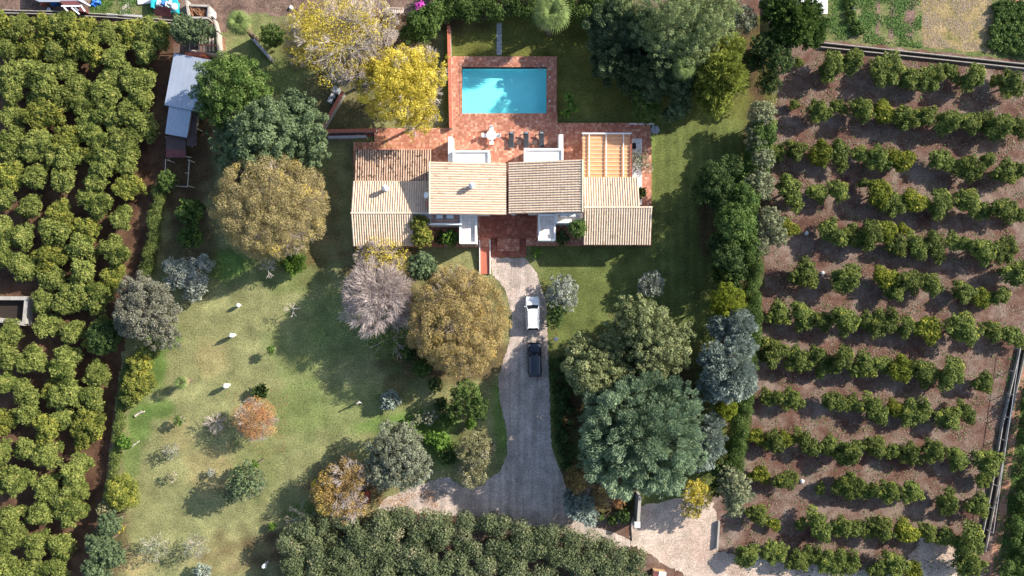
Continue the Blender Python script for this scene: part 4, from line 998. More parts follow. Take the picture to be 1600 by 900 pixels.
for i in range(3): mb = MB(); mb.box(-.75, .75, -.22 + i * .15, -.09 + i * .15, .43, .47); mb.build('seat_slat', M['redwood'], bn)
for i in range(2): mb = MB(); mb.box(-.75, .75, .26, .30, .55 + i * .16, .67 + i * .16); mb.build('back_slat', M['redwood'], bn)
for x in (-.65, .65):
    mb = MB(); mb.box(x - .04, x + .04, -.2, .25, 0, .42); mb.bar((x, .25, .3), (x, .27, .86), .06); mb.build('leg', M['redwood'], bn)
mb = MB(); mb.lathe([(.05, 0), (.05, 1.1), (.12, 1.12), (.12, 1.25), (.03, 1.3)], 10); thing(mb, 'bollard_light', 'thin dark bollard light beside the red bench', 'garden light', M['black'], loc=P(583, 790, 0))

# ---------------------------------------------------------------- sheds and yards at the top left
sh = empty('shed', P(288, 150, 0), label='long shed with a flat pale blue metal roof left of the dark tree', cat='shed')
def sheet_roof(pts, zs, root, name='roof'):
    q = [P(x, y, z) for (x, y), z in zip(pts, zs)]; n = 14
    for i in range(n):
        a_, b_ = i / n, (i + .985) / n
        s_ = [q[0].lerp(q[1], a_), q[0].lerp(q[1], b_), q[3].lerp(q[2], b_), q[3].lerp(q[2], a_)]; dz = Vector((0, 0, .012 * (i % 2)))
        mb = MB(); mb.prism([v - Vector((0, 0, .05)) + dz for v in s_], [v + dz for v in s_]); child(mb, 'roof_sheet', M['bluemetal'], root)
    return q
q = sheet_roof([(272, 83), (331, 94), (317, 176), (257, 164)], [3.0, 3.0, 2.8, 2.8], sh)
mb = MB(); c_ = sum(q, Vector()) / 4; s_ = [c_ + (v - c_) * .93 for v in q]; mb.prism([(v.x, v.y, 0) for v in s_], [(v.x, v.y, v.z - .06) for v in s_]); child(mb, 'walls', M['concrete'], sh)
q = sheet_roof([(264, 166), (299, 173), (292, 215), (258, 209)], [2.6, 2.6, 2.45, 2.45], sh)
mb = MB(); c_ = sum(q, Vector()) / 4; s_ = [c_ + (v - c_) * .9 for v in q]; mb.prism([(v.x, v.y, 0) for v in s_], [(v.x, v.y, v.z - .06) for v in s_]); child(mb, 'walls', M['concrete'], sh)
pn = empty('animal_pen', P(280, 250, 0), label='dark weathered plank pen below the pale blue shed', cat='pen')
for i in range(11):
    mb = MB(); rect(mb, 259 + i * .05, 290, 213 + i * 3.0, 215.85 + i * 3.0, 1.7, 1.76 + .01 * (i % 2)); child(mb, 'plank', M['maroon'] if 6 < i < 11 else M['darkwood'], pn)
for i in range(8):
    mb = MB(); rect(mb, 300 + i * 1.9 - 8, 301.6 + i * 1.9 - 8, 176, 228, 1.9, 1.94 + .01 * (i % 2)); child(mb, 'plank', M['darkwood'], pn)
for x, y in ((259, 214), (291, 214), (258, 290), (293, 290), (262, 250), (294, 250), (306, 200)):
    mb = MB(); v = P(x, y, 1.7); mb.box(v.x - .06, v.x + .06, v.y - .06, v.y + .06, 0, 1.69); child(mb, 'post', M['palewood'], pn)
for a_, b_ in (((259, 248), (257, 289)), ((257, 289), (293, 292)), ((293, 292), (296, 250)), ((289, 270), (296, 271)), ((286, 244), (299, 246)), ((300, 230), (307, 202))):
    mb = MB(); mb.bar(P(*a_, 1.3), P(*b_, 1.3), .07); child(mb, 'rail', M['palewood'], pn)
    mb = MB(); mb.bar(P(*a_, .7), P(*b_, .7), .07); child(mb, 'rail', M['darkwood'], pn)
ru = empty('ruined_outbuilding', P(320, 65, 0), label='roofless old outbuilding with exposed rafters left of the fan palm', cat='outbuilding')
for a_, b_, h_ in (((297, 80), (341, 85), 1.2), ((341, 85), (339, 50), 1.3), ((339, 48), (334, 30), 1.0), ((296, 79), (299, 52), 1.2)):
    mb = MB(); v, u = P(*a_, h_), P(*b_, h_); mb.bar((v.x, v.y, h_ / 2), (u.x, u.y, h_ / 2), .18, h_); child(mb, 'wall_body', M['concrete'], ru)
for i in range(5):
    mb = MB(); mb.bar(P(311 + i * 5.5, 60, 2.2), P(311 + i * 5.5, 80, 2.1), .12); child(mb, 'rafter', M['palewood'], ru)
mb = MB(); mb.bar(P(308, 70, 2.32), P(338, 71, 2.32), .12); child(mb, 'rafter', M['redwall'], ru)
for i in range(7): mb = MB(); rect(mb, 297 + i * 2, 298.8 + i * 2, 58, 78, 1.9, 1.95); child(mb, 'plank', M['darkwood'], ru)
mb = MB(); rect(mb, 289, 318, 82, 88, 0, 1.9); thing(mb, 'brick_lean_to', 'low reddish lean-to against the top of the pale blue shed', 'lean-to', M['redwall'])
mb = MB(); rect(mb, 343, 352, 58, 96, -.02, .03); mb.build('footpath', M['dirt_path'], kind='structure')
yd = empty('log_store', P(310, 18, 0), label='square walled store heaped with brown logs, above the bushy tree', cat='log store')
for a_, b_ in (((326, 9), (326, 27)), ((297, 8), (326, 9)), ((294, 27), (326, 28)), ((291, 0), (295, 27))):
    mb = MB(); v, u = P(*a_, 1.1), P(*b_, 1.1); mb.bar((v.x, v.y, .55), (u.x, u.y, .55), .25, 1.1); child(mb, 'wall_body', M['concrete'], yd)
random.seed(5)
for i in range(60):
    v = P(random.uniform(299, 322), random.uniform(12, 25), .5); an = random.uniform(0, 3.1); d = Vector((math.cos(an), math.sin(an), random.uniform(-.1, .2))) * random.uniform(.3, .6)
    mb = MB(); z = Vector((0, 0, random.uniform(-.1, .35))); mb.tube([v - d + z, v + d + z], random.uniform(.06, .11), 6); child(mb, 'log', M['rust_log'] if 'rust_log' in M else M.setdefault('rust_log', plain('split_log', (.26, .13, .075), .9, var=.5)), yd)
tk = empty('water_tank', P(333, 25, 0), label='small pale grey cube tank right of the log store', cat='tank')
mb = MB(); mb.box(-.42, .42, -.42, .42, 0, .9); mb.build('body', M['white_stone'], tk, bevel=.06); mb = MB(); mb.lathe([(.12, 0), (.12, .06)], 10, (0, 0, .9)); mb.build('lid', M['black'], tk)
tr_ = empty('trailer', P(258, 14, 0), label='turquoise trailer carrying tarpaulins and a brown panel, by the channel', cat='trailer')
mb = MB(); rect(mb, 239, 277, -6, 12, .45, .6); child(mb, 'bed', M['turq'], tr_)
for q_ in ((239, 242, -6, 14, .61, 1.1), (276, 279, 4, 21, .3, 1.0), (267, 275.5, 16, 20, .3, .9)): mb = MB(); rect(mb, *q_, .6); child(mb, 'side_board', M['turq'], tr_)
mb = MB(); v = [P(242, 9, 1.3), P(267, 12, 1.3), P(266, 26, .5), P(241, 24, .5)]; mb.prism([p_ - Vector((0, 0, .05)) for p_ in v], v); child(mb, 'brown_panel', M['maroon'], tr_)
mb = MB(); v = P(272, 10, 1.1); mb.lathe([(.42, 0), (.46, .1), (.3, .22)], 12, (v.x, v.y, .95)); child(mb, 'round_cover', M['white_stone'], tr_)
for i in range(5):
    mb = MB(); v = P(246 + i * 4.5, 4 + (i % 2) * 2, .9); mb.prism([(v.x - .2, v.y - .4, .61), (v.x + .2, v.y - .35, .61), (v.x + .25, v.y + .4, .61), (v.x - .15, v.y + .45, .61)], [(v.x - .12, v.y - .2, .95 + .1 * (i % 3)), (v.x + .1, v.y - .2, .85), (v.x + .1, v.y + .3, 1.0), (v.x - .1, v.y + .3, .9)])
    child(mb, 'tarpaulin', (M['whitep'], M['grey_plastic'], M['blue'])[i % 3], tr_)
for x in (248, 270): mb = MB(); v = P(x, 12, 0); mb.tube([(v.x, v.y - .1, .3), (v.x, v.y + .1, .3)], .3, 12); child(mb, 'wheel', M['black'], tr_)
cn = empty('boat', P(100, 6, 0), label='white boat hull with a maroon deck lying at the top left corner', cat='boat')
hull = [(44, -4), (60, 4), (95, 5), (112, 18), (131, 19), (140, 8), (124, -6)]
mb = MB(); v = [P(x, y, 1.3) for x, y in [(45, -40), (45, -4), (62, 3), (92, 3), (124, 2), (141, 10), (126, -6), (100, -40)]]; cc = sum(v, Vector()) / len(v)
mb.prism([(p_.x * .3 + cc.x * .7, p_.y * .3 + cc.y * .7, .2) for p_ in v], v); child(mb, 'hull', M['grey_plastic'], cn)
mb = MB(); v = [P(x, y, 1.5) for x, y in [(93, 1.5), (119, 1), (127, 8), (99, 9)]]; mb.prism([p_ - Vector((0, 0, .1)) for p_ in v], v); child(mb, 'deck', M['maroon'], cn)
mb = MB(); v = [P(x, y, 1.1) for x, y in [(100, 11), (128, 10), (133, 18), (108, 18)]]; mb.prism([p_ - Vector((0, 0, .8)) for p_ in v], v); child(mb, 'lower_deck', M['maroon'], cn)
for a_, b_, m_ in (((96, 9.5), (126, 9.5), 'whitep'), ((126, 8), (133, 18), 'whitep'), ((112, 12), (124, 22), 'whitep'), ((100, 11), (106, 18), 'whitep'), ((122, -2), (141, 9), 'whitep'), ((117, 12), (123, 17), 'grey_plastic')):
    mb = MB(); mb.bar(P(*a_, 1.55), P(*b_, 1.5), .16, .1); child(mb, 'rail', M[m_], cn)
for i_, (x, y, z, r1, lb, mt) in enumerate([(78, 16, .3, .36, 'white rimmed wheel lying below the boat', 'whitep')]):
    root = empty('wheel', P(x, y, 0), label=lb, cat='wheel'); mb = MB(); mb.lathe([(.36, 0), (.42, .08), (.36, .2)], 18); mb.build('tyre', M['black'], root); mb = MB(); mb.lathe([(.27, .19), (.27, .23), (.1, .26)], 18); mb.build('rim', M['white_stone'], root)
box_thing('blue_crate', 'blue plastic crate in the shade beside the boat', 'crate', 88, 7, 0, .8, .5, .5, 'blue', .2); box_thing('red_can', 'red fuel can in the shade under the boat', 'can', 70, 8, 0, .45, .4, .6, 'redwall', .3)
tp = MB()
random.seed(3)
for i in range(7):
    v = P(149 + random.uniform(-5, 4), 4 + random.uniform(-5, 4), .3); tp.prism([(v.x - .3, v.y - .2, .02), (v.x + .3, v.y - .3, .02), (v.x + .2, v.y + .3, .02), (v.x - .3, v.y + .2, .02)], [(v.x - .1, v.y - .1, .25 + i * .05), (v.x + .2, v.y - .1, .3), (v.x + .1, v.y + .2, .35), (v.x - .2, v.y + .1, .3)])
thing(tp, 'tarpaulin', 'crumpled bright blue tarpaulin on the weeds right of the boat', 'tarpaulin', M['blue'])
poly_sheet('white_gravel_path', [(190, -30), (208, -30), (206, 5), (200, 22), (186, 24), (192, 8)], .02, M['gravel'], .1, .5)
box_thing('white_slab', 'pale slab lying on the weeds left of the turquoise trailer', 'slab', 227, 0, 0, 1.8, 1.1, .2, 'white_stone', .1)
box_thing('metal_sheet', 'grey metal sheet lying beside the irrigation channel', 'metal sheet', 208, 26, 0, 2.3, .4, .12, 'grey_stone', -.05); box_thing('metal_sheet', 'white metal sheet left of the grey one by the channel', 'metal sheet', 176, 24, 0, 1.4, .3, .12, 'whitep', -.08)
def channel(pts, label, wd=.55, mat='concrete'):
    root = empty('irrigation_channel', P(*pts[0], 0), label=label, cat='channel')
    for (a_, b_) in zip(pts, pts[1:]):
        A_, B_ = P(*a_, .4), P(*b_, .4); L_ = (B_ - A_).length; n_ = max(1, int(L_ / 2.2)); d = (B_ - A_).normalized(); s_ = Vector((-d.y, d.x, 0))
        for i in range(n_):
            p, q = A_.lerp(B_, i / n_), A_.lerp(B_, (i + .99) / n_)
            for k_ in (-1, 1): mb = MB(); o_ = s_ * wd / 2 * k_; mb.bar(Vector((p.x, p.y, .2)) + o_, Vector((q.x, q.y, .2)) + o_, .09, .4 + .01 * (i % 2)); child(mb, 'channel_side', M[mat], root)
        mb = MB(); mb.bar((A_.x, A_.y, .06), (B_.x, B_.y, .06), wd - .13, .08); child(mb, 'channel_floor', M['void'], root)
channel([(-20, 17), (80, 19.5), (180, 25), (282, 35)], 'narrow concrete irrigation channel above the left orchard', .35)
channel([(1283, 69.5), (1420, 84), (1610, 104)], 'concrete irrigation channel between the top right field and the orchard', .55)
channel([(1602, 535), (1572, 665), (1556, 760), (1536, 862)], 'dark concrete irrigation channel beside the red path on the right', .75)
mb = MB()
for i in range(9):
    a_ = P(1594 - i * 7 * .75, 545 + i * 36, 1.3); mb.bar((a_.x, a_.y, 0), a_, .07)
    if i: mb.bar(a_, pv, .05)
    pv = a_
thing(mb, 'pipe_fence', 'thin pale pipe rail on posts along the right channel', 'fence', M['grey_stone'])
tk = empty('concrete_tank', P(15, 486, 0), label='open square concrete tank among the orchard trees at the left edge', cat='tank')
for i_, (a_, b_, m_) in enumerate((((-14, 466), (42, 466), 'concrete'), ((41, 466), (37, 506), 'concrete'), ((-14, 499), (37, 506), 'concrete'), ((-14, 466), (-14, 500), 'concrete'))):
    v, u = P(*a_, 1.2), P(*b_, 1.2); v.z = u.z = .6; mb = MB(); mb.bar(v, u, .45, 1.2 + .004 * i_); child(mb, 'tank_wall', M[m_], tk)
mb = MB(); rect(mb, -12, 36, 469, 502, 0, .25, 1.2); child(mb, 'tank_bottom', M['void'], tk)
ws_ = empty('white_shed', P(1260, -5, 0), label='white ribbed metal roof of a shed behind the dark bush, top right', cat='shed')
for i in range(9):
    mb = MB(); rect(mb, 1250 + i * 4.8, 1254.6 + i * 4.8, -60, 19 + i * .3, 2.5, 2.56 + .03 * (i % 2)); child(mb, 'roof_sheet', M['whitep'], ws_)
mb = MB(); rect(mb, 1253, 1290, -60, 16, 0, 2.48); child(mb, 'walls', M['white_stone'], ws_)
bx = empty('garden_hut', P(1028, 893, 0), rz=R(-8), label='small cardboard coloured box with a white lid at the bottom edge by the hedge', cat='box')
mb = MB(); mb.prism([(-.75, -.8, 0), (.75, -.8, 0), (.75, .35, 0), (-.75, .35, 0)], [(-.75, -.8, .9), (.75, -.8, .9), (.75, .35, .9), (-.75, .35, .9)]); mb.build('body', M['cardboard'], bx); mb = MB(); mb.prism([(-.1, -.85, .905), (.8, -.85, .905), (.8, .4, .905), (-.1, .4, .905)], [(-.1, -.85, .95), (.8, -.85, .95), (.8, .4, 1.0), (-.1, .4, 1.0)]); mb.build('lid', M['whitep'], bx)
mb = MB(); mb.box(-.78, -.12, -.82, .36, .905, .93); mb.build('open_top', M['maroon'], bx)
pf = empty('picket_fence', P(615, 14, 0), label='short bleached picket fence at the top edge behind the yellow tree', cat='fence')
for i in range(9): mb = MB(); v = P(605 + i * 3, 16 + (i % 2) * .4, .9); mb.bar((v.x, v.y + .35, .3), (v.x, v.y - .35, .85), .12, .05); child(mb, 'picket', M['palewood'], pf)
mb = MB(); mb.bar(P(604, 12, .5), P(631, 13, .5), .08); child(mb, 'rail', M['palewood'], pf)
random.seed(9)
for i, (x, y, lb) in enumerate([(1259, 364, 'pale crumpled sack in the fifth orchard row gap, left side'), (1332, 14, 'pale blue pot in the vegetable patch at the top right'), (455, 13, 'small white object on the dark ground left of the yellow-grey tree'), (1253, 752, 'pale rag on the soil in the lower part of the right orchard'), (1285, 427, 'white sack between two trees of the sixth orchard row')]):
    mb = MB(); mb.lathe([(.18, 0), (.30, .1), (.24, .25), (.1, .32)], 7); o = thing(mb, 'sack', lb, 'sack', M['white_stone'], loc=P(x, y, 0)); o.rotation_euler = (.3, .2, i)

# ---------------------------------------------------------------- orchards
ORD = ['zeroth', 'first', 'second', 'third', 'fourth', 'fifth', 'sixth', 'seventh', 'eighth', 'ninth', 'tenth', 'eleventh', 'twelfth', 'thirteenth', 'fourteenth', 'fifteenth', 'sixteenth', 'seventeenth', 'eighteenth']
def orchard_variant(mat, sd, twk=0):
    global rng
    rng = np.random.default_rng(sd)
    K = 26 + sd % 7
    Cs, Rs = [], []
    for q in range(4 + sd % 3):
        an = q * 2.4 + rng.uniform(0, 1.5); off = rng.uniform(.55, 1.05) if q else .1; rl = rng.uniform(.75, 1.15) if q else 1.25
        c_, r_ = clumps_on((off * math.cos(an), off * math.sin(an), rng.uniform(1.3, 2.2)), (rl, rl, rl * .9), 11 if q else 16, .42, low=-.2, rough=.35, inner=.12); Cs.append(c_); Rs.append(r_ * rng.uniform(.75, 1.15, len(r_)))
    C = np.vstack(Cs); rr = np.concatenate(Rs)
    cm = cloud_mesh('crown', C, rr, dens=40, size=.25, cap=6500); cm.materials.append(M[mat])
    tm = trunk_mesh((0, 0, 0), [Vector((math.cos(a_) * .8, math.sin(a_) * .8, 1.7)) for a_ in (0, 2, 4)], .11); tm.materials.append(M['bark'])
    return cm, tm
VL = [orchard_variant('citrus', 11 + i) for i in range(6)] + [orchard_variant('citrus_y', 31), orchard_variant('citrus_y', 32)]
VR = [orchard_variant('citrus_r', 51 + i) for i in range(6)] + [orchard_variant('citrus_ry', 71), orchard_variant('citrus_ry', 72)]
protos = {}
def plant(px, py, r, label, group, V_, yel=False, zc=1.9):
    i = random.choice((6, 7)) if yel else random.randrange(6)
    key = (id(V_), i)
    k_ = r * (1.22 if V_ is VR else 1.04) * (H - zc) / F / 1.9
    x, y = XY(px, py, zc * k_)
    if key not in protos:
        root = empty('orchard_tree', (x, y, 0)); kids = [obj('crown', V_[i][0], None, root), obj('trunk', V_[i][1], None, root)]; protos[key] = (root, kids)
    else:
        src, kids = protos[key]; root = src.copy(); col.objects.link(root)
        for ch in kids: c_ = ch.copy(); col.objects.link(c_); c_.parent = root
    root.location = (x, y, 0); root.rotation_euler = (0, 0, random.uniform(0, 6.28) if V_ is VL else random.choice((0, 3.14)) + random.uniform(-.5, .5)); root.scale = (k_ * random.uniform(1.0, 1.16), k_ * random.uniform(.94, 1.08), k_ * random.uniform(.82, 1.02))
    tag(root, label, 'orchard tree', group)
random.seed(21)
LEFT = [
 [(0,45),(28,38),(70,45),(97,38),(125,47),(168,47),(205,48),(240,50)], [(5,72),(42,72),(88,80),(133,77),(175,90),(228,85)], [(12,120),(38,112),(72,125),(105,112),(122,133),(172,120),(200,125),(228,122)],
 [(20,150),(62,160),(98,150),(128,160),(165,148),(218,150)], [(18,182),(68,182),(135,188),(168,182),(200,178),(222,196)], [(18,218),(65,225),(108,220),(150,215),(195,222)], [(15,240),(48,236),(82,244),(108,246),(152,243),(196,250),(168,252)],
 [(12,272),(52,275),(100,280),(148,285),(202,293)], [(8,312),(45,322),(92,332),(148,312),(188,342)], [(7,365),(36,370),(85,362),(130,362)], [(3,400),(32,412),(78,404),(132,388),(180,392)], [(78,435),(128,425),(175,433),(45,420)],
 [(65,475),(105,470),(122,455),(150,465),(160,512)], [(12,522),(72,510),(112,520),(150,535)], [(10,555),(52,562),(102,568),(150,585)], [(10,598),(42,615),(82,612),(105,615),(142,624)], [(3,660),(42,645),(95,655),(70,672),(138,663)],
 [(3,705),(38,700),(75,708),(125,683),(128,722)], [(25,752),(0,752),(72,762),(112,742),(118,765)], [(18,805),(62,802),(108,800),(98,780)], [(12,845),(57,850),(95,852)], [(15,888),(50,892),(86,893)]]
for ri, row in enumerate(LEFT, 1):
    row = sorted(row)
    for ci, (x, y) in enumerate(row, 1):
        yel = random.random() < .2
        rr_ = random.uniform(22, 28)
        hue = 'yellow tipped ' if yel else ''
        nm = 'leftmost ' if ci == 1 else 'rightmost ' if ci == len(row) else ORD[ci] + ' '
        plant(x, y, rr_, f'{nm}{hue}fruit tree in the {ORD[ri] if ri <= 18 else ORD[len(LEFT) + 1 - ri] + "-to-last" if ri < len(LEFT) else "bottom"} row of the dense left orchard', 'fruit trees of the dense left orchard', VL, yel)
RIGHT = [
 [(1247,97,8),(1297,105,21),(1332,95,18),(1390,105,23),(1425,122,20),(1455,120,20),(1487,115,15),(1520,122,21),(1557,126,9),(1585,130,22)],
 [(1240,163,9),(1282,172,19),(1312,168,14),(1345,172,19),(1388,176,21),(1420,184,19),(1448,182,18),(1482,190,20),(1512,190,18),(1540,188,16),(1565,197,20),(1593,200,18)],
 [(1215,238,14),(1245,236,17),(1282,238,19),(1312,240,19),(1345,242,15),(1377,247,20),(1412,250,21),(1478,252,21),(1513,262,20),(1543,250,12),(1572,265,20),(1597,265,14)],
 [(1235,299,23),(1276,300,17),(1308,298,18),(1347,286,8),(1375,303,20),(1402,318,19),(1435,315,21),(1470,320,20),(1510,316,22),(1538,328,17),(1568,326,21),(1594,335,13)],
 [(1234,356,18),(1302,365,21),(1332,368,18),(1360,369,21),(1385,363,16),(1403,382,17),(1415,360,12),(1437,384,19),(1464,384,20),(1500,380,19),(1533,390,22),(1573,390,19)],
 [(1257,425,23),(1325,434,23),(1388,434,21),(1422,438,20),(1452,445,18),(1400,456,16),(1510,458,18),(1535,465,14),(1562,463,15),(1597,428,22)],
 [(1215,488,21),(1255,492,21),(1283,500,17),(1318,498,22),(1352,500,16),(1382,505,20),(1415,512,15),(1452,513,23),(1505,516,26),(1548,518,17),(1587,528,19)],
 [(1208,552,22),(1250,562,22),(1280,556,18),(1285,578,13),(1312,563,20),(1348,570,21),(1377,568,17),(1408,575,19),(1445,580,22),(1486,586,23),(1537,596,17)],
 [(1208,622,17),(1240,624,19),(1308,630,19),(1338,632,14),(1372,640,21),(1404,640,16),(1432,645,20),(1487,655,18),(1513,645,16)],
 [(1182,682,16),(1212,690,18),(1233,688,14),(1263,692,19),(1295,696,17),(1328,706,21),(1367,700,19),(1395,705,14),(1427,710,19),(1462,703,20),(1498,716,19),(1547,723,20)],
 [(1188,742,18),(1226,750,19),(1283,763,10),(1325,760,20),(1357,766,19),(1392,766,20),(1422,768,18),(1482,783,18),(1527,787,19),(1538,750,12)],
 [(1183,806,17),(1210,820,12),(1252,818,10),(1283,822,21),(1320,824,19),(1348,830,18),(1376,826,19),(1420,834,21),(1448,832,15),(1476,838,16),(1512,848,26)],
 [(1170,868,18),(1212,864,17),(1245,876,19),(1268,870,16),(1299,880,18),(1321,882,19),(1373,890,17),(1400,886,19),(1428,892,18),(1518,882,24)]]
for ri, row in enumerate(RIGHT, 1):
    row = sorted(row)
    for ci, (x, y, r) in enumerate(row, 1):
        yel = random.random() < .16
        siz = 'small ' if r < 13 else 'broad ' if r > 21 else ''
        nm = 'leftmost ' if ci == 1 else 'rightmost ' if ci == len(row) else ORD[ci] + ' '
        plant(x, y, r, f'{nm}{siz}{"yellow tipped " if yel else ""}fruit tree in {"the bottom" if ri == 13 else "the " + ORD[ri]} row of the right orchard', 'fruit trees of the right orchard', VR, yel)
rng = np.random.default_rng(99)

# ---------------------------------------------------------------- garden trees
BR = lambda mat, **k: dict(mat=mat, **k)
tree('autumn_tree', 'broad dome shaped golden brown tree left of the villa', 'tree', [(425, 321, 86, 5.2, .8)], 'autumn', mat='autumn_grey', cap=120000, twigs=BR('pink_twig', n1=10, depth=(6, 5, 4), r0=.22, minr=.014))
tree('autumn_tree', 'broad golden brown tree beside the drive, left of the parked cars', 'tree', [(716, 500, 78, 5.4, .8), (714, 466, 54, 5.0, .8), (720, 538, 54, 4.8, .8)], 'autumn', cap=130000, twigs=BR('pink_twig', n1=8, depth=(5, 5, 4), r0=.2, minr=.014))
tree('yellow_tree', 'bright yellow tree overhanging the terrace left of the pool', 'tree', [(628, 138, 66, 6.5, .75), (650, 178, 38, 5.5, .7), (600, 120, 42, 6, .7), (662, 110, 40, 6, .7)], 'yellow', cap=52000, twigs=BR('pale_twig', n1=7, depth=(5, 4, 4), r0=.2, minr=.014))
tree('half_bare_tree', 'tall half bare tree with yellow leaves and pale twigs at the top', 'tree', [(530, 62, 70, 6.5, .75), (580, 40, 45, 6, .75), (560, 105, 42, 6, .7)], 'yellow', leafk=.2, crown='leaves', twigs=BR('pale_twig', n1=11, depth=(7, 6, 5), r0=.22, minr=.016))
tree('half_bare_tree', 'yellow leaved tree thinning to twigs at the top left of the yellow ones', 'tree', [(480, 40, 34, 6, .7), (470, 78, 28, 5, .7)], 'yellow', leafk=.4, crown='leaves', twigs=BR('pale_twig', n1=10, depth=(6, 5, 4), r0=.14))
tree('broadleaf_tree', 'dense rounded dark green tree right of the pale blue shed', 'tree', [(362, 142, 58, 6.0, .8), (402, 165, 36, 5.5, .8), (335, 165, 30, 5, .8)], 'mid', K=110, cr=.16, dens=34, cap=46000)
tree('carob_tree', 'spreading blue green tree with a ragged edge above the golden dome tree', 'tree', [(415, 212, 62, 6.5, .7), (470, 205, 46, 6, .7), (380, 240, 42, 5.5, .7), (462, 170, 34, 6, .7), (485, 240, 30, 5, .7), (350, 215, 26, 5, .7)], 'bluegreen', K=80, cr=.17, cap=56000, size=.28)
tree('bare_tree', 'bare greyish pink tree with fine branches left of the golden tree by the drive', 'tree', [(590, 465, 58, 5.0, .75)], 'pinkish', mat='pink_twig', mode='spike', size=.62, aspect=.075, leafk=.5, crown='twigs', K=110, cr=.15, twigs=BR('pink_twig', n1=18, depth=(7, 6, 5), r0=.10, minr=.013, spread=.6))
tree('half_bare_tree', 'thinning yellow and grey tree against the south eave of the left wing', 'tree', [(600, 405, 38, 4.2, .7), (572, 400, 22, 3.8, .7)], 'yellow', leafk=.22, crown='leaves', twigs=BR('pink_twig', n1=10, depth=(6, 6, 4), r0=.14, minr=.015))
tree('sparse_tree', 'sparse tree with long pale branches and a few leaves below the bare pink tree', 'tree', [(612, 528, 40, 4.0, .6)], 'mid', leafk=.12, crown='leaves', twigs=BR('pale_twig', n1=7, depth=(3, 2), r0=.13, minr=.028, spread=.45))
tree('round_tree', 'small round dark green tree between the villa and the golden tree', 'tree', [(659, 418, 25, 4.0, .9)], 'bluegreen', K=40, cr=.22)
tree('grey_shrub', 'clump of pale grey rounded shrubs left of the lawn', 'shrub', [(285, 425, 26, 2.2), (310, 440, 22, 2.2), (265, 415, 14, 1.8), (320, 412, 16, 1.8), (300, 460, 14, 1.6), (268, 440, 14, 1.8)], 'olive', mat='silver', K=16, cr=.42, leafk=.8)
tree('olive_tree', 'large grey green olive tree at the left edge of the lawn', 'tree', [(232, 482, 48, 4.2, .75), (255, 520, 30, 3.8, .75), (205, 500, 30, 3.6, .75), (215, 455, 30, 3.6, .75)], 'olive_d', cap=46000)
tree('orchard_edge_tree', 'dark shaded tree under the left side of the large grey olive', 'tree', [(165, 525, 26, 2.6, .8)], 'dark')
tree('olive_tree', 'silvery olive tree at the left end of the gravel drive', 'tree', [(620, 700, 42, 4.2, .8), (640, 728, 38, 4, .8), (600, 735, 32, 3.8, .8)], 'olive', cap=46000, K=90, cr=.17)
tree('faded_shrub', 'pinkish green shrub tree in the bed inside the bend of the drive', 'shrub', [(742, 705, 30, 2.8), (740, 740, 26, 2.6), (762, 700, 16, 2.4)], 'pinkish', twigs=BR('pink_twig', n1=6, depth=(4, 4), r0=.08))
tree('garden_tree', 'irregular mid green tree just below the golden tree by the drive', 'tree', [(728, 615, 26, 3.2), (745, 638, 22, 2.8), (712, 640, 18, 2.6)], 'dark', mat='mid', K=34)
tree('half_bare_tree', 'orange and yellow half bare tree left of the red bench', 'tree', [(520, 772, 38, 3.8, .7), (548, 790, 30, 3.2, .7), (545, 745, 36, 3.8, .7)], 'rust', leafk=1.5, crown='leaves', twigs=BR('pale_twig', n1=9, depth=(6, 5, 4), r0=.13, minr=.013))
tree('yellow_shrub', 'yellow leaved patch of shrub at the left of the orange half bare tree', 'shrub', [(505, 762, 20, 2.8, .7)], 'yellow', leafk=.5, crown='leaves', twigs=BR('pale_twig', n1=6, depth=(4, 4), r0=.07))
tree('bare_shrub', 'grey bare spreading shrub at the lower left of the orange tree', 'shrub', [(470, 808, 26, 1.6, .6)], 'rust', leafk=0, twigs=BR('pale_twig', n1=9, depth=(5, 4), r0=.06))
tree('orange_tree', 'small round orange and red autumn tree standing alone on the lawn', 'tree', [(400, 655, 36, 3.0, .8)], 'orange', leafk=.75, twigs=BR('pink_twig', n1=10, depth=(6, 5, 4), r0=.1))
tree('bare_shrub', 'bare pinkish shrub just left of the orange tree on the lawn', 'shrub', [(335, 660, 20, 1.8, .6)], 'orange', leafk=0, twigs=BR('pink_twig', n1=8, depth=(5, 5), r0=.06))
tree('pepper_tree', 'thin wispy grey green tree casting a long shadow on the lower lawn', 'tree', [(385, 752, 30, 3.6, .9), (365, 770, 18, 3.0, .8)], 'olive', mat='bluegreen', leafk=.30, size=.3, twigs=BR('pale_twig', n1=8, depth=(5, 5), r0=.09))
tree('young_tree', 'small bright green sapling above the wispy tree on the lawn', 'tree', [(397, 727, 8, 3.2)], 'lush', K=14)
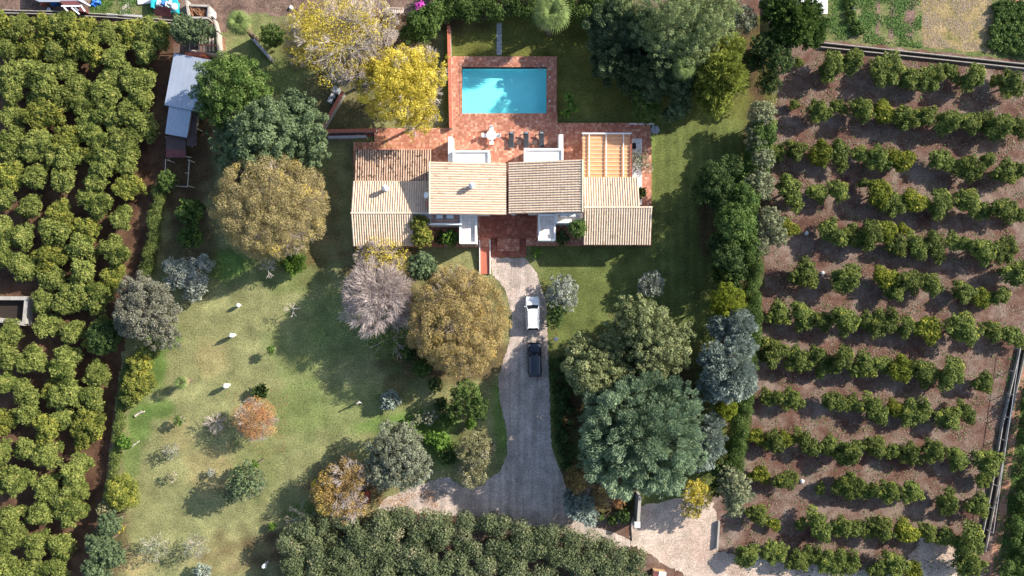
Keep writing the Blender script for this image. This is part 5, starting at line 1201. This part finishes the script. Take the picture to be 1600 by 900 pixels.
for x, y, r, z, s_, lb, cr_ in [(267, 705, 15, 1.4, 'olive', 'small grey green sapling with a soft shadow high on the lower lawn', .3), (242, 855, 24, 2.2, 'olive', 'thin greyish feathery bush near the dark trees at the bottom left', .22), (306, 855, 24, 2.4, 'olive', 'thin greyish feathery bush right of its twin on the lower lawn', .22),
                                (268, 745, 9, 1.2, 'pinkish', 'tiny pink and green sapling on the lower lawn', .5), (318, 893, 14, 1.3, 'bluecedar', 'small blue green plant at the bottom edge of the lawn', .6), (424, 547, 8, 1.6, 'lush', 'tiny green sapling in the tree shadow above the orange tree', .6),
                                (280, 657, 9, 1.4, 'mid', 'tiny dark green sapling below the young fan palm', .6), (372, 733, 8, 1.0, 'lush', 'small green tuft left of the wispy tree', .4), (330, 738, 7, .9, 'silver', 'tiny grey tuft in the middle of the lower lawn', .5)]:
    tree('sapling', lb, 'sapling', [(x, y, r, z, .9)], s_, leafk=cr_, K=22, twigs=BR('pale_twig', n1=6, depth=(4, 3), r0=.04, minr=.012))
tree('bare_sapling', 'bare sapling throwing a forked shadow on the upper lawn', 'sapling', [(456, 483, 14, 2.2, .8)], 'mid', leafk=0, twigs=BR('pale_twig', n1=5, depth=(3, 2), r0=.05, minr=.02))
tree('bare_sapling', 'whitish bare sapling left of the lime green feathery bush', 'sapling', [(417, 418, 18, 2.0, .7)], 'mid', leafk=0, twigs=BR('pale_twig', n1=7, depth=(4, 3), r0=.06, minr=.022))
tree('feathery_bush', 'lime green feathery bush under the golden dome tree', 'bush', [(460, 412, 18, 1.6, .9)], 'lush', K=30, mode='spike')
tree('round_bush', 'small round bright green bush at the left tip of the long bottom hedge', 'bush', [(425, 822, 7, .7, .9)], 'lush', K=14)
tree('big_pine', 'largest tree, a broad blue green pine right of the lower drive', 'tree', [(1000, 680, 98, 8.5, .55), (1050, 640, 52, 8.0, .6), (950, 655, 48, 7.5, .6), (1030, 735, 48, 7.2, .6), (1075, 700, 40, 7, .6), (940, 715, 40, 7, .6), (985, 615, 32, 7.5, .6), (1000, 680, 92, 4.5, .7)], 'pine', cap=110000, K=170, cr=.12, size=.215, dens=44)
tree('yellow_green_tree', 'soft olive green conifer with pointed lobes left of the blue cedar', 'tree', [(1010, 515, 48, 7.5, .8), (1045, 550, 38, 7, .8), (985, 490, 32, 7.0, .8), (960, 530, 28, 6.5, .8), (1065, 520, 22, 6.5, .8), (1015, 570, 34, 6.8, .8), (1010, 535, 58, 3.4, .9)], 'cedar', cap=52000, K=70, cr=.18)
tree('yellow_green_tree', 'soft olive green conifer nearest the drive and the clipped bushes', 'tree', [(915, 575, 40, 6.5, .85), (905, 545, 25, 6, .9), (945, 600, 32, 6, .8), (955, 570, 30, 6.2, .8) , (922, 580, 38, 3.2, 1.0)], 'cedar', cap=40000, K=60, cr=.2)
tree('blue_cedar', 'large blue cedar against the right hedge', 'tree', [(1140, 585, 42, 7.6, .9), (1120, 560, 30, 7, .8), (1155, 545, 28, 7, .8), (1112, 605, 26, 5.5, .8), (1160, 600, 24, 5.5, .8), (1140, 580, 40, 3, 1.0)], 'bluecedar', cap=60000, K=80, cr=.17)
tree('blue_cedar', 'smaller blue grey conifer just above the large blue cedar', 'tree', [(1155, 508, 26, 6.2, .9), (1125, 512, 20, 5.6, .8)], 'bluecedar', K=50)
tree('blue_cedar', 'blue conifer peeking out at the right of the big pine', 'tree', [(1108, 690, 26, 5.6, .9), (1095, 715, 22, 5.0, .8), (1115, 660, 18, 5, .8)], 'bluecedar', K=50)
tree('blue_cedar', 'blue spruce at the lower left foot of the big pine', 'tree', [(905, 790, 26, 3.4, .8), (920, 808, 16, 3.0, .8), (890, 775, 14, 3, .8)], 'bluecedar', K=50)
tree('rusty_tree', 'rust brown thinning tree at the lower left of the big pine', 'tree', [(905, 750, 26, 3.5, .7), (940, 775, 22, 3.2, .7)], 'rust', leafk=1.2, twigs=BR('pink_twig', n1=8, depth=(5, 5), r0=.08))
tree('orange_shrub', 'small orange leaved shrub below the big pine by the gate wall', 'shrub', [(967, 783, 13, 2.4, .8)], 'orange', K=20, dens=36)
tree('columnar_shrub', 'narrow light green cypress tip left of the orange shrub', 'shrub', [(938, 806, 7, 2.6, 1.6)], 'lime', K=18, mat='mid')
for x, y, r, lb in ((1138, 470, 27, 'golden green clipped cypress dome above the blue cedars'), (1135, 637, 18, 'golden green clipped cypress dome below the large blue cedar')):
    tree('golden_cypress', lb, 'cypress', [(x, y, r, 5.0, 1.2), (x - r * .3, y + r * .3, r * .8, 4.0, 1.2)], 'lime', K=70, cr=.17)
tree('broadleaf_shrub', 'dark green shrub with long glossy leaves above the golden cypress dome', 'shrub', [(1138, 430, 26, 3.6, .8), (1125, 412, 16, 3, .8)], 'dark', mode='spike', size=.36, K=34, mat='mid')
tree('broadleaf_tree', 'dark rounded tree at the right edge of the east lawn', 'tree', [(1115, 280, 30, 6.5, .9), (1100, 300, 22, 5.5, .8), (1140, 262, 22, 6, .8), (1128, 312, 24, 5.6, .8), (1120, 290, 28, 3, 1.0)], 'dark', K=44)
tree('broadleaf_tree', 'light green tree in front of the flowering oleander', 'tree', [(1148, 345, 32, 6.5, .9), (1160, 310, 26, 6, .8), (1150, 350, 32, 3, 1.0), (1135, 370, 22, 4.4, .8), (1165, 375, 22, 4.4, .8)], 'mid', cap=60000, K=44)
tree('oleander', 'tall grey green flowering oleander leaning over the orchard boundary', 'shrub', [(1185, 290, 26, 4.8, .8), (1200, 345, 24, 4.2, .8), (1190, 250, 22, 4.4, .8), (1215, 368, 18, 3.4, .8), (1185, 385, 20, 3.6, .8), (1180, 225, 18, 4, .8)], 'olive', mat='cream', K=40, size=.24)
tree('half_bare_tree', 'greyish thinning shrub at the top of the right hedge line', 'shrub', [(1190, 178, 22, 3.8, .8), (1182, 205, 18, 3.4, .8)], 'olive', mat='cream', leafk=.7, twigs=BR('pale_twig', n1=8, depth=(5, 4), r0=.08))
tree('gum_tree', 'cream and green tree with a dark left side beside the yellow tree', 'tree', [(1150, 765, 28, 4.8, .9), (1140, 745, 20, 4.4, .9), (1145, 792, 18, 4.0, .9)], 'cream', K=44)
tree('yellow_tree', 'small bright yellow tree by the sandy track', 'tree', [(1090, 772, 24, 3.8, .75), (1080, 795, 18, 3, .7)], 'yellow', leafk=.8, twigs=BR('pale_twig', n1=9, depth=(6, 4, 3), r0=.1))
tree('silver_shrub', 'silvery white leaved shrub beside the white car', 'shrub', [(880, 450, 24, 1.9, .7), (866, 466, 16, 1.6, .7), (888, 472, 18, 1.7, .7)], 'silver', K=44, cr=.2)
tree('dark_shrub', 'dark green low shrub below the silvery one by the white car', 'shrub', [(866, 500, 15, 1.6, .8), (873, 486, 14, 1.7, .8)], 'dark', K=26)
tree('silver_shrub', 'small silvery shrub alone on the east lawn', 'shrub', [(1018, 444, 21, 2.2, .7), (1004, 452, 12, 1.8, .7)], 'silver', K=40, mode='spike', cr=.2)
tree('agave', 'round blue grey spiky shrub on the lawn right of the person', 'shrub', [(611, 625, 15, 1.2, .8)], 'bluecedar', K=26, mode='spike', size=.4)
tree('cycad', 'small dark spiky cycad at the top of the orange tree on the lawn', 'plant', [(407, 611, 12, 1.0, .6)], 'dark', K=16, mode='spike', size=.45)
for i, (x, y, r) in enumerate([(862, 564, 6.5), (861, 577, 5), (863.5, 589, 5.5), (866, 601, 5.5), (866, 614, 5), (867, 626, 4.5), (867, 649, 7)]):
    tree('clipped_bush', ('topmost and largest small' if i == 0 else 'second' if i == 1 else 'third' if i == 2 else 'fourth' if i == 3 else 'fifth' if i == 4 else 'sixth' if i == 5 else 'bottom, widest') + ' round clipped bush of the row along the drive', 'clipped bush', [(x, y, r, .55, .95)], 'lime', K=30, mat='mid', size=.12, dens=120, cr=.22, group='round clipped bushes along the drive')
tree('orange_leaved_tree', 'bushy yellow green tree growing against the left balcony', 'tree', [(655, 350, 16, 3.9, .9), (660, 370, 18, 3.6, .9)], 'lime', mat='citrus_y', K=40, size=.2)
tree('small_tree', 'small bright green tree in the gap left of the white terrace', 'tree', [(703, 372, 15, 2.0, .8)], 'lush', K=26, leafk=.7)
tree('round_tree', 'glossy round green tree against the right wing roof', 'tree', [(902, 357, 16, 4.0, 1.0)], 'lush', mat='mid', K=36, size=.2)
tree('small_tree', 'little leafy plant at the right corner of the entrance landing', 'plant', [(838, 394, 9, 1.3, .9)], 'lush', K=14)
tree('banana_plant', 'slim bright green leaning young tree on the lawn right of the pool', 'tree', [(889, 152, 8, 2.6, 1.0), (893, 165, 9, 2.2, .8), (884, 178, 8, 1.4, .8), (899, 171, 6, 1.8, .8)], 'lush', K=18, size=.34)
tree('small_palm', 'small dark spiky plant at the lower end of the counter strip', 'plant', [(1000, 301, 9, 1.4, .7)], 'dark', K=12, mode='spike', size=.5)
tree('sparse_tree', 'sparse thin bush overhanging the white counter strip', 'bush', [(1000, 250, 16, 2.0, .7), (1012, 262, 10, 1.6, .6)], 'olive', leafk=.3, mat='cream', twigs=BR('pale_twig', n1=7, depth=(4, 4), r0=.05))
# beds
for x, y, r, z, s_, lb in [(974, 806, 13, 1.0, 'dark', 'low dark green plant filling the corner left of the gate wall'), (957, 812, 9, .8, 'mid', 'small green plant at the drive edge below the orange shrub'), (640, 668, 12, 1.0, 'lush', 'light green bush at the upper left of the bed in the bend'), (653, 655, 9, 1.2, 'cream', 'cream and green variegated plant in the bed above the silvery olive'), (672, 652, 14, 1.1, 'olive', 'grey leafy bush beside the variegated plant'), (690, 690, 18, 1.4, 'lush', 'bright green bush between the silvery olive and the pinkish shrub'), (672, 685, 12, 1.2, 'lush', 'bright green shrub touching the silvery olive'),
                           (700, 712, 16, 1.4, 'dark', 'dark green bush low in the bed beside the pinkish shrub'), (700, 655, 14, 1.3, 'mid', 'loose green bush in the middle of the bed'), (735, 662, 10, .9, 'lush', 'small spiky light green plant in the bed near the drive'), (690, 632, 12, .9, 'dark', 'low dark bush in the shade of the golden tree'),
                           (690, 372, 12, 1.2, 'dark', 'low dark bush in the recess beside the left wing'), (878, 372, 14, 2.0, 'dark', 'dark bush in the shade left of the glossy round tree'), (630, 410, 12, 1.6, 'yellow', 'small yellow bush left of the small round dark tree'), (640, 552, 14, 1.2, 'dark', 'dark undergrowth left of the golden tree'),
                           (660, 575, 16, 1.0, 'mid', 'green undergrowth below the golden tree'), (680, 600, 14, 1.0, 'dark', 'shaded low bush at the lower left of the golden tree')]:
    tree('garden_bush', lb, 'bush', [(x, y, r, z, .8)], s_, K=22)
# left boundary plants
tree('broadleaf_shrub', 'dark glossy shrub with big leaves above its twin, left of the golden dome tree', 'shrub', [(298, 330, 22, 2.4, .8)], 'dark', mode='leaf', size=.42, K=26, mat='mid')
tree('broadleaf_shrub', 'dark glossy big leaved shrub, lower of the two left of the golden dome tree', 'shrub', [(298, 368, 20, 2.2, .8)], 'dark', mode='leaf', size=.42, K=24, mat='mid')
tree('broadleaf_shrub', 'loose green shrub at the foot of the plank pen', 'shrub', [(262, 282, 17, 2.0, .8)], 'mid', K=26)
for x, y, r, s_, lb in [(220, 565, 20, 'citrus_y', 'yellowing citrus bush between hedge and lawn, upper'), (218, 598, 26, 'citrus_y', 'large yellowing citrus tree beside the bright green strip of lawn'), (205, 622, 16, 'citrus', 'green bush just below the large yellowing citrus'), (240, 545, 16, 'citrus', 'leafy bush under the large grey olive on the lawn side'), (192, 768, 28, 'citrus_y', 'yellowing citrus tree at the lower left edge of the lawn'),
                        (195, 692, 12, 'lush', 'small fresh green bush beside the forked log'), (188, 825, 9, 'yellow', 'small yellow bush beside the dark green trees at the bottom left'), (165, 795, 15, 'pinkish', 'brownish bush at the lower end of the clipped hedge')]:
    b_ = 'citrus' if s_.startswith('citrus') else s_
    tree('boundary_bush', lb, 'bush', [(x, y, r, 1.9, .8)], b_, mat=s_, K=30)
for x, y, r, lb in [(172, 818, 20, 'dark green tree at the top of the lower left boundary clump'), (160, 850, 24, 'dark green tree in the middle of the lower left boundary clump'), (178, 868, 20, 'dark green tree on the lawn side of the lower left boundary clump'), (152, 890, 24, 'dark green tree at the bottom edge of the lower left boundary clump')]:
    tree('boundary_tree', lb, 'tree', [(x, y, r, 3.2, .9)], 'bluegreen', K=40, group='dark green trees along the lower left boundary')
# top of the picture
tree('broadleaf_tree', 'rounded bushy green tree above the shed, left of the fan palm', 'tree', [(290, 48, 24, 4.0, .85), (316, 50, 20, 4.0, .85), (284, 32, 14, 3.6, .8)], 'mid', mat='bluegreen', K=44)
tree('round_bush', 'round green bush right of the left fan palm', 'bush', [(427, 57, 21, 2.0, .8)], 'bluegreen', mat='mid', K=30)
tree('broadleaf_shrub', 'green mounded shrub behind the yellow tree under the magenta flowers', 'shrub', [(660, 42, 28, 3.4, .8), (640, 55, 18, 3.0, .8), (678, 22, 20, 3.4, .8)], 'mid', K=44)
tree('bougainvillea', 'small patch of magenta bougainvillea at the top edge', 'shrub', [(656, 10, 9, 3.6, .7)], 'lush', mat='magenta', K=12)
tree('broadleaf_tree', 'dark glossy tree at the top, left of the vegetable field', 'tree', [(1235, 38, 36, 5.5, .8), (1265, 52, 26, 4.8, .8), (1215, 12, 30, 5.5, .8), (1262, 18, 22, 5, .8), (1282, 40, 14, 4, .8)], 'dark', mat='mid', mode='spike', size=.36, K=60, cr=.18)
tree('tall_conifer', 'massive grey green conifer at the top edge right of the pool', 'tree', [(1085, 70, 36, 9, .7), (1060, 22, 56, 9, .8), (1015, 50, 40, 6.5, .8), (1110, 30, 46, 9.5, .8), (1040, 75, 34, 8, .8), (985, 15, 34, 5.5, .8), (1070, 60, 60, 4, 1.0), (1110, 60, 44, 4, 1.0), (1080, 110, 30, 3.5, 1.0), (1135, 10, 28, 10, .7)], 'cedar', mat='greygreen', aspect=.3, cap=120000, K=100, cr=.14, size=.25, dens=42)
tree('tall_conifer', 'dark blue green conifer nearest the pool lawn', 'tree', [(955, 42, 42, 4.5, .8), (985, 75, 34, 5, .8), (940, 75, 22, 4, .8), (995, 110, 24, 6, .8), (960, 100, 26, 6, .8), (1030, 110, 34, 6.5, .8), (1020, 140, 22, 5, .8), (1060, 130, 28, 6, .8), (965, 85, 44, 3, 1.0), (1005, 125, 38, 2.8, 1.0), (1045, 100, 44, 4, 1.0), (1000, 60, 44, 4, 1)], 'bluegreen', mode='spike', size=.26, K=60, cap=95000, dens=45)
tree('feathery_conifer', 'yellow green feathery conifer right of the fan palm', 'tree', [(1125, 115, 38, 8.0, .9), (1140, 80, 26, 7, .9), (1115, 160, 26, 6, .9), (1145, 130, 24, 6.5, .8), (1100, 140, 22, 6, .8), (1120, 130, 34, 3.5, 1.0)], 'cedar', mat='feather', mode='spike', size=.27, K=60, cap=52000, dens=44, cr=.18, leafk=.9)
tree('cone_shrub', 'smooth cone shaped green conifer above the terrace corner', 'shrub', [(1010, 172, 24, 3.0, 1.2), (1003, 145, 20, 3.6, 1.0)], 'lime', mat='mid', K=60, cr=.16, size=.16)
tree('hanging_shrub', 'blue green shrub between the cone conifer and the feathery one', 'shrub', [(1060, 165, 22, 4.0, .8), (1045, 180, 14, 3, .8), (1075, 145, 14, 5, .8)], 'bluegreen', K=36)
tree('boundary_shrub', 'light mounded shrub behind the tall conifers, at the upper right gap', 'shrub', [(1160, 30, 24, 5.0, .8)], 'olive', K=36)

# hedges: leaf masses along a line or over an outline
def hedge(name, label, cat, h, sty, line=None, area=None, wd=1.2, n=90, cr=.7, boxy=False, **ov):
    s_ = dict(STY[sty]); s_.update(ov); C, Rr = [], []
    if line is not None:
        pts = [P(x, y, h * .8) for x, y in line]; L_ = [(b_ - a_).length for a_, b_ in zip(pts, pts[1:])]; tot = sum(L_)
        for i in range(n):
            d = (i + rng.uniform(-.4, .4)) / n * tot; j = 0
            while j < len(L_) - 1 and d > L_[j]: d -= L_[j]; j += 1
            p = pts[j].lerp(pts[j + 1], d / L_[j]); q = pts[j + 1] - pts[j]; nv = Vector((-q.y, q.x, 0)).normalized()
            for k_ in range(2): r_ = cr * rng.uniform(.7, 1.25); v = p + nv * rng.uniform(-.5, .5) * max(.05, wd - r_); C.append((v.x, v.y, (h - r_ * .8) * (rng.uniform(.75, 1.02) if k_ == 0 else rng.uniform(.3, .7)))); Rr.append(r_)
        org = pts[0]
    else:
        q = np.array(area, float); k_ = 0
        while len(C) < n:
            x = rng.uniform(q[:, 0].min(), q[:, 0].max()); y = rng.uniform(q[:, 1].min(), q[:, 1].max())
            if in_poly(np.array([x]), np.array([y]), area)[0]:
                z = h * rng.uniform(.68, 1.0) if rng.random() < .8 else h * rng.uniform(.3, .6); v = P(x, y, z); C.append(tuple(v)); Rr.append(cr * rng.uniform(.65, 1.3))
        org = Vector(C[0])
    root = empty(name, (org.x, org.y, 0), label=label, cat=cat)
    C = np.array(C) - np.array([org.x, org.y, 0])
    obj('foliage', cloud_mesh('foliage', C, np.array(Rr), dens=s_['dens'], size=s_['size'], mode=s_.get('mode', 'leaf'), ax=C.mean(0), cap=s_.get('cap', 60000)), M[s_['mat']], root)
    mb = MB()
    for c_ in C[::max(1, len(C) // 40)]: mb.tube([(c_[0], c_[1], 0), (c_[0], c_[1], c_[2])], [.06, .03], 5)
    mb.build('stems', M['bark'], root, kind='stuff')
hedge('clipped_hedge', 'long clipped hedge between the left orchard and the garden, upper stretch', 'hedge', 2.0, 'hedge', line=[(246, 290), (240, 340), (233, 390), (225, 430)], wd=1.6, n=60, cr=.55)
hedge('clipped_hedge', 'clipped hedge between the left orchard and the lawn, lower stretch', 'hedge', 1.8, 'hedge', line=[(200, 565), (192, 600), (183, 670), (176, 740), (165, 790)], wd=1.1, n=80, cr=.45)
hedge('tall_hedge', 'very long thick mottled hedge along the bottom edge', 'hedge', 3.6, 'laurel', area=[(447, 835), (470, 815), (560, 810), (610, 800), (700, 806), (760, 812), (830, 818), (890, 832), (940, 848), (985, 858), (1012, 880), (1020, 935), (460, 935), (445, 885)], n=520, cr=1.05, cap=120000, dens=30)
hedge('top_hedge', 'green hedge along the top edge above the pool', 'hedge', 3.0, 'laurel', mat='mid', area=[(675, -25), (990, -25), (960, 45), (935, 38), (840, 30), (780, 26), (720, 30), (690, 38)], n=230, cr=.8, cap=50000)
hedge('right_hedge', 'narrow ivy green hedge along the right boundary behind the blue cedars', 'hedge', 4.8, 'hedge', mat='mid', line=[(1172, 380), (1182, 430), (1178, 480), (1174, 540), (1165, 600), (1158, 660), (1150, 740)], wd=2.0, n=190, cr=.65, cap=90000, dens=44)
hedge('boundary_hedge', 'dense dark green belt of shrubs between the east lawn and the orchard, upper stretch', 'hedge', 5.0, 'dark', mat='mid', line=[(1196, 190), (1190, 240), (1172, 290), (1168, 340), (1160, 400)], wd=2.6, n=190, cr=.8, cap=70000)
tree('broadleaf_tree', 'dark tree in deep shade at the lawn edge below the light green one', 'tree', [(1135, 400, 26, 5.5, .9), (1120, 380, 18, 4.6, .8), (1150, 425, 20, 4, .8)], 'dark', K=44)
tree('broadleaf_tree', 'dark leafy tree in the deep gap between tall conifers and orchard', 'tree', [(1212, 92, 28, 5, .8), (1200, 130, 20, 3.4, .8), (1192, 70, 22, 5, .8), (1175, 95, 18, 4, .8), (1222, 60, 22, 5, .8)], 'dark', K=50)
tree('conifer_shrub', 'dark conifer shrub in the shade between gum tree and big pine', 'shrub', [(1128, 735, 22, 3.4, .8), (1120, 765, 16, 3, .8)], 'dark', K=36)
hedge('shade_hedge', 'low dark planting between the drive and the soft green conifers', 'hedge', 1.2, 'dark', area=[(870, 560), (885, 560), (895, 640), (900, 720), (880, 740), (870, 690)], n=60, cr=.5)
hedge('crop_patch', 'dense bright green vegetable crop at the top right corner', 'crop', .5, 'lush', mat='mid', area=[(1556, 2), (1625, 8), (1625, 90), (1545, 76)], n=260, cr=.36, cap=22000, dens=40)
hedge('vegetable_rows', 'untidy green vegetables growing in the strip left of the furrows', 'vegetables', .45, 'lush', mat='mid', area=[(1322, -10), (1338, -10), (1336, 28), (1352, 50), (1340, 55), (1325, 30)], n=60, cr=.3, cap=9000)
hedge('bank_shrubs', 'mixed dark scrub on the bank right of the red path', 'scrub', 1.6, 'dark', area=[(1606, 590), (1670, 580), (1670, 930), (1572, 930), (1580, 850), (1590, 760)], n=190, cr=.6, mat='mid')

# palms: every frond is its own object
def frond_mesh(mat, droop=.35, L_=1.25):
    V_, F_, T = [], [], []
    def quadline(a_, b_, w0, w1, t_):
        b0 = len(V_); d = (b_ - a_).normalized(); s_ = d.cross(Vector((0, 0, 1))).normalized()
        V_.extend([tuple(a_ - s_ * w0), tuple(a_ + s_ * w0), tuple(b_ + s_ * w1), tuple(b_ - s_ * w1)]); F_.append((b0, b0 + 1, b0 + 2, b0 + 3)); T.append(t_)
    e = Vector((L_ * .48, 0, .1)); quadline(Vector((0, 0, 0)), e * .5 + Vector((0, 0, .08)), .035, .03, .6); quadline(e * .5 + Vector((0, 0, .08)), e, .03, .025, .6)
    n = 15
    for i in range(n):
        an = (i / (n - 1) - .5) * 2.9; ln = L_ * .98 * (1 - .25 * abs(an) / 2); d = Vector((math.cos(an), math.sin(an), 0))
        m_ = e + d * ln * .6 + Vector((0, 0, .03 * (i % 2))); t_ = e + d * ln + Vector((0, 0, -droop * ln)); tn = random.uniform(.25, .95)
        quadline(e, m_, .015, .048, tn); quadline(m_, t_, .048, .006, tn)
    me_ = mesh_np('frond', V_, F_, T); me_.materials.append(M[mat]); return me_
FG = [frond_mesh('palm') for _ in range(3)]; FD = [frond_mesh('palm_dead', .8) for _ in range(2)]
def palm(px, py, r, z, label, nf=34, dead=14):
    k_ = r * (H - z) / F / 2.1; root = empty('fan_palm', (*XY(px, py, z), 0), label=label, cat='palm')
    mb = MB(); mb.tube([(0, 0, 0), (.05, 0, z * .5), (0, 0, z)], [.30 * k_ + .05, .24 * k_, .2 * k_], 10); mb.build('trunk', M['bark'], root)
    for i in range(nf):
        u = i / nf; o = obj('frond', FG[i % 3], None, root, (0, 0, z)); o.rotation_euler = (random.uniform(-.35, .35), -(.95 - 1.3 * u), i * 2.39996); f_ = k_ * (.55 + .45 * u ** .6); o.scale = (f_, f_, f_)
    for i in range(dead):
        o = obj('dry_frond', FD[i % 2], None, root, (0, 0, z - .25)); o.rotation_euler = (random.uniform(-.4, .4), random.uniform(.5, .95), i * 2.39996 + 1); o.scale = (k_ * .95,) * 3
random.seed(4)
palm(372, 35, 29, 5.5, 'fan palm with drying fronds at the top left beside the green lawn patch', 24, 10)
palm(862, 20, 42, 6.0, 'large fan palm at the top edge above the pool', 28, 9)
palm(1070, 105, 28, 8.6, 'fan palm rising among the conifers right of the pool', 22, 14)
palm(283, 598, 17, 2.6, 'young fan palm with a dry side on the left of the lawn', 13, 6)

# ---------------------------------------------------------------- litter on the ground: weeds, straw and fallen leaves
def scatter(name, regions, size, mat, z=.03, lay=.9):
    q, T = [], []
    for (poly, n) in regions:
        a_ = np.array(poly, float); m_ = int(n * 2.2)
        x = rng.uniform(a_[:, 0].min(), a_[:, 0].max(), m_); y = rng.uniform(a_[:, 1].min(), a_[:, 1].max(), m_)
        cl = np.sin(x * .13 + 1.7 * np.sin(y * .05)) + np.cos(y * .17 + 1.3 * np.sin(x * .07)) + rng.normal(0, .7, m_)
        k_ = in_poly(x, y, poly) & (cl > -.1); x, y = x[k_][:n], y[k_][:n]; n2 = len(x)
        c = np.stack([(x - 800) * S, (450 - y) * S, np.full(n2, z)], 1)
        t_ = unit(n2); t_[:, 2] *= (1 - lay); t_ = nrm(t_); nn = nrm(unit(n2) * (1 - lay) + np.array([0, 0, 1])); b = np.cross(nn, t_)
        s_ = size * rng.uniform(.5, 1.5, n2); t_ = t_ * s_[:, None] * .5; b = b * s_[:, None] * .22
        q.append(np.stack([c - t_, c + b, c + t_, c - b], 1).reshape(-1, 3)); T.append(rng.random(n2))
    q = np.vstack(q); obj(name, mesh_np(name, q, np.arange(len(q)).reshape(-1, 4), np.concatenate(T)), M[mat], kind='stuff')
RO = [(1200, 110), (1260, 75), (1610, 110), (1610, 540), (1560, 780), (1530, 900), (1140, 900), (1130, 800), (1180, 690), (1200, 450)]
scatter('straw_litter', [(RO, 30000), ([(400, -20), (700, -20), (690, 40), (430, 50)], 1500), ([(1440, -10), (1550, -10), (1545, 80), (1440, 72)], 3000)], .17, 'straw', .03)
scatter('weeds', [(RO, 5000), ([(1285, -10), (1440, -10), (1440, 75), (1290, 60)], 4500), ([(145, -10), (240, -10), (240, 30), (140, 22)], 1500), ([(1575, 560), (1650, 500), (1650, 920), (1550, 920)], 4500)], .26, 'weed', .06, .5)
scatter('fallen_leaves', [([(440, 260), (520, 260), (545, 400), (430, 430)], 1500), ([(540, 150), (700, 150), (700, 215), (560, 232)], 500), ([(470, 730), (600, 720), (640, 800), (500, 850)], 1300), ([(600, 420), (780, 400), (790, 600), (620, 640)], 1600), ([(355, 610), (450, 610), (450, 710), (355, 710)], 500), ([(590, 775), (680, 765), (690, 805), (600, 802)], 900), ([(784, 430), (800, 430), (812, 560), (800, 700), (776, 640)], 260), ([(846, 430), (868, 430), (880, 760), (858, 740)], 420), ([(640, 792), (900, 806), (980, 845), (860, 832), (640, 806)], 500)], .13, 'orange', .05)
scatter('fallen_leaves', [([(556, 200), (700, 200), (700, 232), (556, 232)], 350)], .13, 'yellow', TZ + .02)
